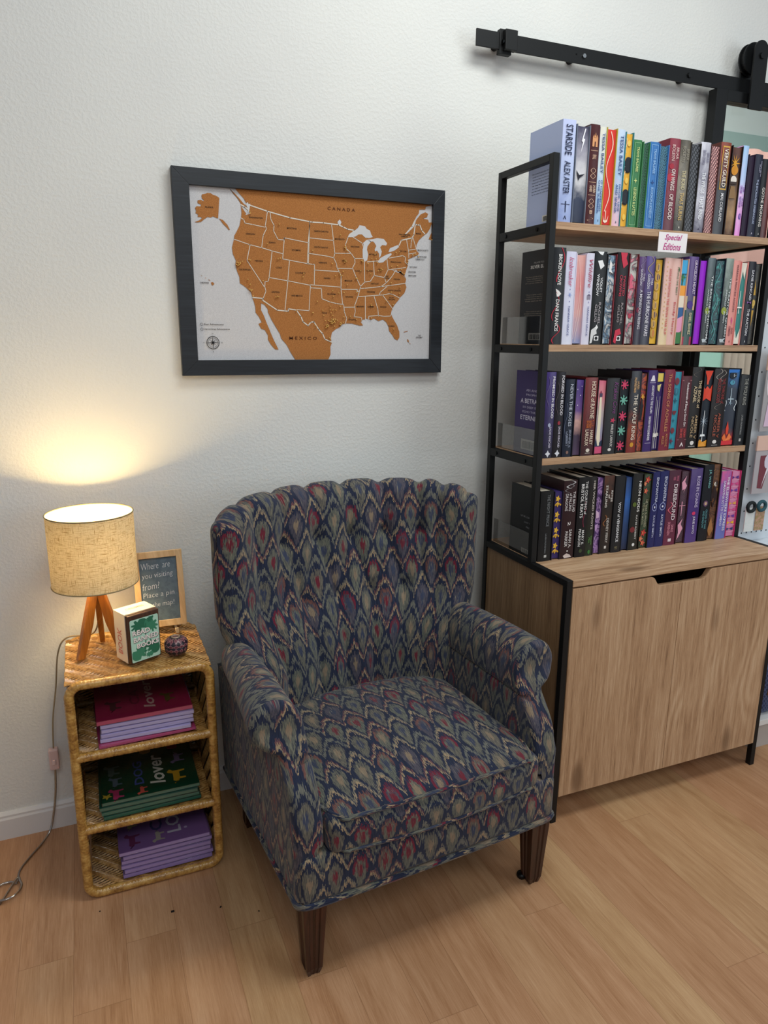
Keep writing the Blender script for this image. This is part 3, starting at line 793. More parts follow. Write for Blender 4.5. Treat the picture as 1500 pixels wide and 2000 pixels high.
# label, kind, cover colour, spine background / edge art, shapes, texts (string, t0, t1, x0, x1, colour[, shear])
N = ('noise',)
B1 = [
 ('pale lilac blue book with black lettering, first at the left end of the top shelf', 'aebce0', ['8f9fd0', 'b9c6ea', 'c4cdf0'], [*sword(.5, .79, .90, '2b3354', .5), ([(.5, .93), (.62, .97), (.56, .97), (.5, .945), (.44, .97), (.38, .97)], '1d2440')], [('STARSIDE', .05, .34, .20, .74, '1d2544'), ('ALEX ASTER', .40, .72, .22, .70, '1d2544')]),
 ('book turned edge out with a grey lightning storm over dark sea, on the top shelf', '6d7483', ('grad', ['1f2740', '2d3650', 'd9d7da', '9a97a6', '3b3853'], 34), [([(.70, .02), (.78, .02), (.62, .12), (.74, .13), (.45, .28), (.58, .16), (.48, .15)], 'f2f0f5'), ([(.15, .45), (.45, .50), (.9, .485), (.5, .53), (.4, .56)], '1c1a28')], []),
 ('dark maroon book with an orange castle and gilt scrolls on its spine, top shelf', '4a1f22', None, [([(.22, .22), (.22, .13), (.34, .10), (.40, .13), (.5, .08), (.6, .13), (.66, .10), (.78, .13), (.78, .22)], 'd99a6a'), bar(.44, .56, .17, .22, '4a1f22'), bar(.12, .88, .255, .26, 'c9a184'), bar(.12, .88, .57, .575, 'c9a184'), bar(.12, .88, .70, .705, 'c9a184'), *[wavy(.5, .43, .54, .25, 1.0, .06, 'd9b296'), wavy(.5, .43, .54, -.25, 1.0, .06, 'd9b296'), wavy(.5, .74, .84, .25, 1.0, .06, 'd9b296'), wavy(.5, .74, .84, -.25, 1, .06, 'd9b296'), wavy(.5, .93, .97, .3, 1.0, .06, 'd9b296')]], [('FINAL', .30, .345, .3, .7, 'd9b296'), ('LAUREN\nASHER', .60, .68, .2, .85, 'e3c3a8'), ('B', .86, .90, .35, .65, 'd9b296')]),
 ('cream to sky blue book with blue capitals, standing left of the red rope edge', 'cfdbe6', ['8fb4dc', 'c6d8ea', 'e9e4cf'], logo('23304a'), [('TESSA BAILEY', .06, .47, .30, .74, '2e4a80'), ('IT HAPPENED', .54, .86, .50, .80, '3a5690'), ('ONE SUMMER', .54, .88, .14, .42, '3a5690')]),
 ('book turned edge out, red page edges with a white rope and anchor, top shelf', 'b9a63a', ('flat', 'd8392f'), [wavy(.5, .02, .86, .26, 1.6, .08, 'f3dcc8'), ([(.2, .90), (.35, .95), (.5, .96), (.65, .95), (.8, .90), (.72, .97), (.5, .985), (.28, .97)], 'f3dcc8'), bar(.46, .54, .85, .97, 'f3dcc8')], []),
 ('pale blue book with blue capital lettering standing left of the yellow record patterned edge', 'b9cfe8', ['e7b9c6', 'a9c6e6', 'c9d9ee'], logo('23304a'), [('TESSA BAILEY', .06, .47, .30, .74, '2e4a80'), ('HOOK, LINE', .56, .84, .50, .80, '3a5690'), ('AND SINKER', .56, .86, .14, .42, '3a5690')]),
 ('book turned edge out, yellow page edges printed with black vinyl records, top shelf', '2f7f86', ('flat', 'e8ae3c'), yell, []),
 ('short green cloth book with pale yellow lettering on the top shelf', '3c7a4c', None, [bar(.14, .18, .03, .97, '8fc08a'), bar(.82, .86, .03, .97, '8fc08a'), bar(.14, .86, .03, .035, '8fc08a'), bar(.14, .86, .965, .97, '8fc08a'), star(.5, .46, .22, 'cfd98a', 4)], [('TRAVIS BALDREE', .08, .36, .38, .66, 'd3db8e'), ('LEGENDS & LATTES', .54, .86, .34, .68, 'd3db8e')]),
 ('book turned edge out, dark green page edges with swirling scrolls, green covers, top shelf', '3c7a4c', ('fig', ['2d6148', '10271f'], .011), [], []),
 ('short blue cloth book with pale blue lettering on the top shelf', '3a74b4', None, [bar(.14, .18, .03, .97, '8fbbe6'), bar(.82, .86, .03, .97, '8fbbe6'), bar(.14, .86, .03, .035, '8fbbe6'), bar(.14, .86, .965, .97, '8fbbe6'), star(.5, .46, .22, '2a4c86', 4)], [('TRAVIS BALDREE', .08, .36, .38, .66, '9cc4ea'), ('BOOKSHOPS & BONEDUST', .52, .88, .36, .66, '9cc4ea')]),
 ('book turned edge out, slate blue page edges with swirling scrolls, blue covers, top shelf', '3a74b4', ('fig', ['44768c', '14293a'], .011), [], []),
 ('burgundy book with white lettering and a red bloom on its spine, top shelf', '7a2434', ['5a1c2c', '7d2335', '8d2a3c'], [disc(.25, .42, .3, 'b23344'), disc(.3, .30, .2, 'a52b3c')], [('BRIAR\nBOLEYN', .07, .24, .2, .85, 'd9b9b4'), ('ON WINGS', .33, .56, .3, .68, 'e6d9d2'), ('OF BLOOD', .60, .88, .3, .68, 'e6d9d2')]),
 ('olive bronze book with silver lettering between the burgundy one and black scaled edge, top shelf', '544d40', ['3a352c', '8a8274', '4c463a'], logo('d9d4c8'), [('BRIAR\nBOLEYN', .07, .24, .2, .85, '8f887a'), ('THE BOND', .33, .54, .3, .68, 'd0c39a'), ('THAT BURNS', .57, .88, .3, .68, 'd0b070')]),
 ('book turned edge out with black dragon scale page edges, top shelf', '2a2624', ('scale', ['5b5d64', '17181c'], .0095), [], []),
 ('silver white marbled book with grey lettering on the top shelf', 'a9a6ae', ['5b5668', 'c9c7d1', '8a8796', 'd9d8e2'], logo('44405a'), [('BRIAR\nBOLEYN', .09, .24, .2, .85, '7d7a90'), ('THE WINGS', .33, .56, .3, .68, 'f0f0f4'), ('THAT BIND', .59, .85, .3, .68, 'f0f0f4')]),
 ('book turned edge out with pink reptile scale page edges, top shelf', '4a2a2a', ('scale', ['e2a9a4', '4a1f2a'], .0072), [], []),
 ('black and rust book with gold bordered white lettering, right of the pink scaled edge', '5b2a20', ['33343a', '33343a', '8c3a24'], [bar(.16, .84, .04, .055, 'd3a548'), bar(.16, .22, .05, .50, 'd3a548'), bar(.78, .84, .05, .50, 'd3a548'), bar(.16, .84, .495, .51, 'd3a548')], [('VERITY GUILD', .07, .48, .32, .70, 'ece2d2'), ('MAI CORLAND', .55, .86, .36, .66, 'd8d6d8')]),
 ('book turned edge out showing a blindfolded crowned figure in brown and gold, top shelf', '1d1010', ('grad', ['5a3a26', 'a8845c', '6b5038', '3c2418', '5a3226'], 40), [star(.5, .18, .5, 'd99a2c', 9, .25, .22), disc(.5, .26, .36, 'cf8a26'), disc(.5, .37, .32, 'e6ddd2'), bar(.15, .85, .39, .42, '3a2a22'), ([(.3, .44), (.7, .44), (.85, .58), (.15, .58)], '8a6a44')], []),
 ('slim pale blue to pink book with purple lettering on the top shelf', 'd9a3d6', ['e58fd8', 'e7b6e6', 'b9c9ee', '9fc6ec'], [disc(.55, .78, .22, '4a3f9a'), disc(.68, .775, .2, 'e29ddc')], [('KEEP\nDREAM', .44, .52, .15, .85, '7d3f9e'), ('ALICE\nREVERIE', .56, .68, .15, .85, '7d3f9e')]),
 ('dark plum covered book turned edge out left of the navy cloth book, top shelf', '24182c', ('flat', '2a1c33'), [], []),  # dark page colour stands for a page block lying in shadow
 ('navy cloth book with small pale lettering near the right end of the top shelf', '1f2236', None, logo('c9c4d6'), [('SARAH BETH\nDURST', .08, .26, .5, .86, 'b9b6cc'), ('THE ENCHANTED GREENHOUSE', .30, .84, .34, .62, 'a9b3d0')]),
 ('black book with white swash lettering right of the navy cloth book, top shelf', '17181c', None, logo('d8d6d2'), [('GOTHE MORNING', .36, .86, .26, .72, 'd8d3cc')]),
 ('dark red book at the far right end of the top shelf', '6b1f1a', ['4a1512', '7d241c'], [], []),
]
B2 = [
 ('black book with red swirls, first spine at the left end of the second shelf', '1b1c20', None, [wavy(.6, .0, .35, .28, .8, .07, 'b9263a'), wavy(.35, .45, .75, .25, .9, .05, 'b9263a'), wavy(.5, .78, .99, .3, .9, .07, 'b9263a'), ([(.3, .42), (.55, .44), (.75, .47), (.55, .50), (.4, .50)], 'e9e4e2')], [('BROKEN DOVE', .07, .38, .38, .66, 'eceae8'), ('DANI FRANCIS', .53, .86, .34, .62, 'eceae8')]),
 ('white book with pink script and a blue snowflake, second from left on its shelf', 'd6d8ea', ['d9dcee', 'd5d3ea'], [star(.5, .46, .26, '8fa0d6', 6, .2), star(.5, .40, .08, '7a76b0', 4), star(.5, .53, .08, '7a76b0', 4)], [('Icebreaker', .06, .37, .26, .72, 'c2587e', 1), ('HANNAH GRACE', .58, .90, .40, .60, '5a5f96')]),
 ('book turned edge out, salmon pink page edges with white glitter lines, second shelf', 'd9cfe0', ('grad', ['8f96bd', 'd9a6a2', 'd98a8c', 'e0aaa0'], 22), [wavy(.35, .05, .95, .3, .6, .03, 'f3d9cc'), wavy(.6, .3, .98, .2, .7, .03, 'f3e4d6')], []),
 ('white book with red script and a small log cabin, on the second shelf', 'dcd9ea', None, [bar(.25, .75, .46, .50, '8d8698'), ([(.2, .46), (.5, .44), (.8, .46)], '6d6680'), star(.5, .42, .1, '7a76b0', 4), star(.5, .53, .1, '7a76b0', 4)], [('Wildfire', .07, .37, .24, .76, 'b23f5e', 1), ('HANNAH GRACE', .58, .90, .38, .62, '5a5f96')]),
 ('black book with white chess knight and torn paper shapes on its spine, second shelf', '0f1012', None, [([(.2, .0), (.7, .0), (.6, .04), (.4, .03)], 'efefef'), ([(.25, .10), (.6, .09), (.8, .15), (.5, .19), (.35, .14)], 'efefef'), bar(.35, .72, .905, .955, 'efefef'), disc(.53, .93, .12, '0f1012'), ([(.1, .84), (.45, .80), (.55, .88), (.3, .9), (.2, .98), (.05, .99)], 'dcdcdc'), ([(.5, .78), (.62, .81), (.5, .84), (.38, .81)], 'efefef')], [('VIOLET\nWINDOW', .24, .47, .25, .72, 'e6e6e8'), ('RACHEL\nGILLIG', .54, .78, .25, .72, 'a9a0a4')]),
 ('book turned edge out, grey page edges with blue brush drawing, red right cover', '15151a', ('noise', ['d6d5d2', '6f8ea8', '2f3a48', 'c9c9c9', '9aa6ae'], 26), [([(.4, .05), (.7, .1), (.6, .16), (.8, .2), (.3, .18)], 'e9e9e9')], []),
 ('black book with crimson roses and red lettering on its spine, second shelf', '16090e', None, [([(.2, .0), (.8, .0), (.7, .06), (.9, .12), (.5, .17), (.3, .08)], 'c92f48'), bar(.35, .7, .905, .955, 'efefef'), disc(.52, .93, .12, '15090c'), ([(.2, .84), (.6, .82), (.75, .88), (.4, .9), (.3, .99), (.1, .97)], 'c92f48')], [('TWISTED\nCROWNS', .24, .47, .25, .75, 'c7324a'), ('RACHEL\nGILLIG', .54, .78, .25, .72, '9a8f90')]),
 ('book turned edge out, grey page edges with pink ink drawing, dark red covers', '6b1624', ('noise', ['c9c6c0', 'b9b4ae', '4a4a4e', 'd96a80', 'a8a8a8'], 24), [([(.3, .2), (.7, .24), (.5, .30), (.8, .36), (.2, .38)], 'd8607a'), disc(.6, .68, .2, 'b83a52', 8)], []),
 ('dark plum book with white title and violet scrolls, left of the blue violet book', '2c2235', ['33303c', '3a2a44', '5b3c74'], [wavy(.5, .0, .2, .3, 1.4, .08, '8f7aa8'), disc(.25, .60, .2, '7a2f44')], [('THEA\nGUANZON', .14, .32, .2, .85, 'd2cbd8'), ('A MONSOON RISING', .37, .82, .30, .68, 'd8d3dc')]),
 ('blue violet book with white title and gold vine scrolls at its head, second shelf', '332a4a', ['333440', '3d3058', '57408a'], [wavy(.5, .0, .22, .3, 1.2, .07, 'b9a878')], [('THEA\nGUANZON', .20, .36, .2, .85, 'd8d3dc'), ('THE HURRICANE WARS', .39, .90, .28, .70, 'e0dce4')]),
 ('book turned edge out, yellow page edges with a column of moon phases, second shelf', '1b1a22', ('flat', 'e6b53c'), moons, []),
 ('peach book with gold dotted border and coral lettering, left of the two peach spines', 'e2b8a8', ['e6cfa0', 'e2b6a6', 'e0b0a6'], [disc(.30, .05+.05*i, .05, 'd9b56a', 6) for i in range(16)], [('ASHLEY POSTON', .12, .44, .55, .80, 'cf5a5a'), ('THE SEVEN YEAR SLIP', .46, .88, .55, .80, 'cf4a50')]),
 ('peach book with red lettering beside the colourful beach scene edge, second shelf', 'e4b9ae', None, [([(.75, .1), (.9, .12), (.82, .16)], '3b7a4a')], [('PEOPLE WE MEET', .10, .42, .55, .78, '5f7a5a'), ('Emily Henry', .50, .88, .38, .70, 'c23a44')]),
 ('book turned edge out with a bright beach and palm tree scene, second shelf', 'd9a892', ('flat', '4fb2d6'), [band(.0, .16, '3fa8dc'), band(.30, .42, 'f0a23c'), bar(.42, .58, .2, .42, '3f5a3a'), star(.5, .20, .5, '2f7a4a', 5, .3, .13), band(.42, .56, 'e8dcc8'), ([(.0, .44), (.7, .46), (.2, .54), (0, .56)], '2c5a44'), band(.56, .70, '2f5f96'), ([(0, .70), (1, .66), (1, .84), (0, .9)], 'e6a0c0'), band(.86, 1, '3d7a44')], []),
 ('purple and bottle green book with pale block lettering and a red foot band, second shelf', '4a2f6a', ['2f4a44', '2f4a44', '4f3576', '57397e'], [band(.0, .44, '4d3474'), band(.44, .60, 'c9ac84'), disc(.5, .54, .3, '4a2f86'), band(.60, .905, '2c5248'), band(.905, 1, 'a8314a')], [('GRACELESS HEART', .04, .42, .56, .84, 'd8c9dc'), ('ISABEL IBANEZ', .63, .88, .48, .76, 'd9cfa8')]),
 ('book turned edge out with plain vivid purple page edges, second shelf', '2d1440', ('flat', '9c22d2'), [], []),
 ('misty black green book with white spaced lettering, left of the teal dragon edge', '1c2426', ['14181a', '2b3836', '57656a'], [disc(.4, .60, .28, '8a9a2c', 9), ([(.1, .93), (.9, .92), (.6, .95), (.9, .97), (.2, .97)], 'b9c2c6')], [('THE BRIDGE KINGDOM', .20, .92, .52, .78, 'dfe3e4'), ('DANIELLE L. JENSEN', .36, .74, .18, .38, 'cfd6d6')]),
 ('book turned edge out, dark slate page edges with teal chains and serpent, second shelf', '14192a', ('noise', ['22343a', '2f5f66', '1b2730', '4a9a96', '22343a'], 30), [wavy(.45, .03, .95, .25, 2.5, .07, '5b9c9c')], []),
 ('grey forest green book with white lettering left of the pink spine, second shelf', '1a2124', ['15191b', '2a3532', '8c9a90'], [disc(.3, .60, .3, '9aa62c', 9), ([(.1, .93), (.9, .92), (.6, .95), (.9, .97), (.2, .97)], 'b9c2c6')], [('THE TRAITOR QUEEN', .22, .90, .55, .82, 'e3e6e6'), ('DANIELLE L. JENSEN', .36, .74, .20, .42, 'cfd6d6')]),
 ('salmon pink book with dark serif lettering near the right end of the second shelf', 'e2958c', None, [([(.45, .66), (.6, .70), (.5, .76), (.4, .70)], 'cf4a8c')] + logo('6a3a3a'), [('WARRIOR PRINCESS ASSASSIN', .05, .60, .42, .66, '5a2a34'), ('BRIGID\nKEMMERER', .77, .89, .2, .8, '8a4048')]),
 ('book turned edge out, teal page edges with a white sword and feathers, second shelf', 'dc8a84', ('flat', '3c8580'), [([(.0, .0), (1, .0), (.8, .2), (.5, .1), (.2, .28), (.0, .3)], 'e6e0d2'), ([(0, 1), (1, 1), (1, .8), (.6, .93), (.3, .82), (0, .9)], 'e6e0d2'), *sword(.5, .62, .34, 'e9ece6', .6)], []),
 ('black book with white lettering and a violet bow, left of the gold skull edge', '1c1a24', None, [([(.2, .47), (.8, .50), (.8, .47), (.2, .50)], '8a5aa0')] + logo('e6e6e6'), [('SADIE KINCAID', .10, .46, .36, .70, 'dedee4'), ('THE AUCTION', .56, .88, .34, .70, 'e6e6ea')]),
 ('book turned edge out, black page edges with a gold skull, second shelf', '121214', ('noise', ['1a1918', '3a3630', '161514', '57503c'], 30), skull, []),
]
B3 = [
 ('deep violet book with bold white lettering, leftmost on the third shelf', '35265e', ['1d1c2c', '34265c', '43307a'], [wavy(.2, .05, .4, .14, 1.2, .05, '6b5f86'), disc(.5, .61, .16, 'a9b0c8', 7), star(.5, .95, .28, 'dfe2ea', 4, .55)], [('PROMISED IN BLOOD', .05, .53, .58, .86, 'e9e6ec'), ('SADIE KINCAID', .63, .88, .50, .72, 'cfc9dc')]),
 ('black book with bold white lettering right of the deep violet one, third shelf', '1e1a20', None, [disc(.5, .59, .16, '9a3040', 7), wavy(.2, .12, .5, .14, 1.2, .05, '55494f'), star(.5, .95, .28, 'dfe2ea', 4, .55)], [('FORGED IN BLOOD', .04, .50, .52, .82, 'e9e6ec'), ('SADIE KINCAID', .63, .88, .46, .68, 'cfc9dc')]),
 ('dark navy book with silver serif lettering left of the purple sky edge, third shelf', '1d2434', None, [disc(.5, .94, .14, '8a6a60', 8), wavy(.2, .3, .8, .12, 1.2, .05, '59627a')], [('NEVER THE ROSES', .06, .60, .40, .74, 'b6bcc9'), ('JENNIFER K\nLAMBERT', .64, .88, .25, .78, '8f97ac')]),
 ('book turned edge out with a purple starry sky over pink clouds, third shelf', '16131d', ('grad', ['4f3a58', '3c2c44', 'd3a49a', '6a4a8c', '4b3380', '5a3c96'], 26), [disc(.3, .12, .05, 'e6e0f0', 6), disc(.7, .2, .05, 'e6e0f0', 6), disc(.4, .33, .06, 'e6e0f0', 6), disc(.8, .08, .04, 'e6e0f0', 6)], []),
 ('dark red book with cream serif lettering and an orange subtitle, third shelf', '6a1d20', ['3a1418', '6a1d1e', '7a2422'], [disc(.5, .93, .16, 'e3d9cc', 8), bar(.3, .7, .965, .97, 'e3d9cc')], [('HOUSE of RAYNE', .05, .52, .46, .82, 'e6d3bc'), ('Tale of the Dead', .54, .64, .25, .85, 'c96a2c'), ('HARLEY\nLAROUX', .66, .87, .2, .85, 'e6d3bc')]),
 ('book turned edge out showing a white lighthouse against a pink and blue sky, third shelf', '22131a', ('grad', ['cf4f74', 'a9a6c0', 'c9b9b9', 'e08a94', 'd8557c'], 20), house, []),
 ('wide charcoal book with magenta title left of the sea creature edge, third shelf', '2b2c2e', None, [star(.6, .55, .25, 'c93a5c', 5, .4), disc(.5, .94, .14, 'e3e0dc', 8)], [('Kraken Cove', .05, .46, .50, .84, '7d3a7a', 1), ('HARLEY LAROUX', .60, .90, .48, .68, 'dedad6')]),
 ('book turned edge out with pink and sea green octopuses on black, third shelf', '1a1416', ('flat', '151d22'), octo(.5, .07, .9, 'd23f66')+octo(.5, .28, .95, '6fb3a0')+octo(.5, .50, .95, 'd23f66')+octo(.5, .70, .95, '6fb3a0')+octo(.5, .91, .95, 'd23f66'), []),
 ('dark book fading to fiery red with cream title, right of the octopus edge, third shelf', '22191c', ['7a1c14', '8c3a1c', '2a2224', '23252e', '2f3238'], [disc(.5, .90, .2, 'd3962c', 8)], [('LAUREN\nPALPHREYMAN', .08, .26, .25, .80, 'd6a870'), ('THE WOLF KING', .28, .84, .34, .74, 'e8dccb')]),
 ('book turned edge out with red smoke and a black cloaked figure, third shelf', '1b1418', ('noise', ['a33a30', '3a1f30', 'c25a34', '5a2a44', '8c3030'], 26), [([(.5, .30), (.8, .42), (.7, .60), (.3, .60), (.3, .40)], '17131c'), star(.6, .30, .35, 'e0a33c', 6, .4)], []),
 ('violet book with white lettering and a little white cat, third shelf', '3d2668', None, [([(.2, .13), (.4, .06), (.6, .06), (.75, .13)], 'e6e0ee'), bar(.15, .85, .145, .15, 'cfc6de'), bar(.15, .85, .89, .895, 'cfc6de')], [('ASSISTANT TO THE VILLAIN', .18, .52, .40, .68, 'e9e6f0'), ('HANNAH NICOLE MAEHRER', .56, .86, .34, .62, 'e9e6f0')]),
 ('book turned edge out, violet page edges with white swords and a yellow bird', '2a1c4e', ('flat', '3a2a66'), [band(0, .11, 'e2c95a'), ([(.2, .16), (.8, .14), (.6, .24), (.3, .22)], 'e8d98a')] + sword(.5, .98, .35, 'e8e4dc', .45) + sword(.25, .98, .30, 'd6d0c8', .3) + sword(.78, .98, .30, 'd6d0c8', .3), []),
 ('raspberry red book with thin gold capitals left of the turquoise edge, third shelf', '7d2438', None, [], [('The SONG OF ACHILLES', .05, .76, .36, .66, 'c98a5c'), ('MADELINE\nMILLER', .79, .95, .2, .8, 'b5764e')]),
 ('book turned edge out, turquoise page edges with dark red and navy emblems, third shelf', '7d2438', ('flat', '3592a8'), symb, []),
 ('dull maroon book with one long white handwritten title line, third shelf', '54232c', None, [bar(.0, 1, .055, .06, 'c98a8a'), bar(0, 1, .865, .87, 'c98a8a'), ([(.3, .96), (.5, .90), (.7, .96), (.6, .96), (.5, .93), (.4, .96)], 'f0e6e6')], [('Fundamentals of Being a Good Girl', .09, .68, .40, .70, 'f0e6e6'), ('JULIE MURPHY\nSIERRA SIMONE', .71, .84, .2, .8, 'cf4a4a')]),
 ('tall black book with gold lettering left of the red dragon and sword edge, third shelf', '17110f', None, [disc(.5, .93, .18, 'e6e3df', 8), bar(.2, .8, .972, .976, 'e6e3df'), wavy(.4, .0, .12, .3, 1, .05, '6a625a')], [('THE BOOK of\nAZRAEL', .16, .50, .20, .84, 'd2bd98'), ('AMBER V\nNICOLE', .58, .88, .24, .78, 'b59a74')]),
 ('book turned edge out with a red dragon above a white glowing sword', '120d10', ('flat', '1d2530'), [([(.05, .0), (.95, .0), (.62, .14), (.6, .18), (.4, .18), (.38, .1)], 'e2452c'), ([(.0, .20), (.3, .24), (.5, .20), (.8, .24), (1, .18), (1, .40), (.5, .36), (0, .40)], 'e2452c'), wavy(.5, .2, .36, .16, .8, .12, '2a1820'), wavy(.5, .02, .18, .1, .6, .1, 'f0603c'), star(.5, .66, .5, '9fb0c0', 10, .15, .17), *sword(.5, .97, .52, 'eef2f4', .4), ([(0, .93), (.3, .90), (.6, .94), (1, .91), (1, 1), (0, 1)], 'e0982c')], []),
 ('wide black book with dark red title, between two illustrated page edges, third shelf', '1a1212', None, [wavy(.3, .0, .14, .2, 1, .05, 'a9a29a'), wavy(.6, .02, .16, .2, 1, .05, 'a9a29a'), wavy(.4, .40, .52, .22, 1, .05, '7a726a'), disc(.45, .93, .16, 'e6e3df', 8), bar(.25, .7, .972, .976, 'e6e3df')], [('THE THRONE of\nBROKEN GODS', .12, .44, .24, .80, '8c2a2a'), ('AMBER V\nNICOLE', .56, .88, .24, .72, 'a5523c')]),
 ('book turned edge out with blue night sky and cupped hands holding fire', '14161d', ('grad', ['c93a3c', '20293a', '232d3e', '2a3648', '2a6aa8'], 14), [([(.05, .0), (.95, .0), (.9, .04), (.1, .04)], '2f7ad0'), disc(.5, .075, .30, '11202e'), star(.5, .075, .28, 'e9f0f4', 8, .2), disc(.5, .17, .20, '4f9ab4'), disc(.5, .165, .12, '1c2c3a'), *sword(.5, .44, .24, 'b9cbd6', .35), star(.5, .44, .22, '8fa6b6', 5, .2), wavy(.1, .40, .54, .06, 1, .05, 'e6ecef'), wavy(.9, .40, .54, .06, 1, .05, 'e6ecef'), ([(.5, .68), (.62, .78), (.58, .86), (.42, .86), (.38, .78)], 'e2452c'), ([(.1, .90), (.3, .84), (.5, .92), (.7, .84), (.9, .90), (.7, .96), (.3, .96)], 'ef7a3c'), band(.94, 1, 'd8343c')], []),
 ('plain dark slate book with small silver lettering at the right end of the third shelf', '1f2124', None, [bar(.4, .6, .90, .94, 'b9b6b2')], [('THE WOLF KING', .05, .42, .30, .66, '9a9a92'), ('LAUREN PALPHREYMAN', .56, .84, .36, .54, '8f9090')]),
]
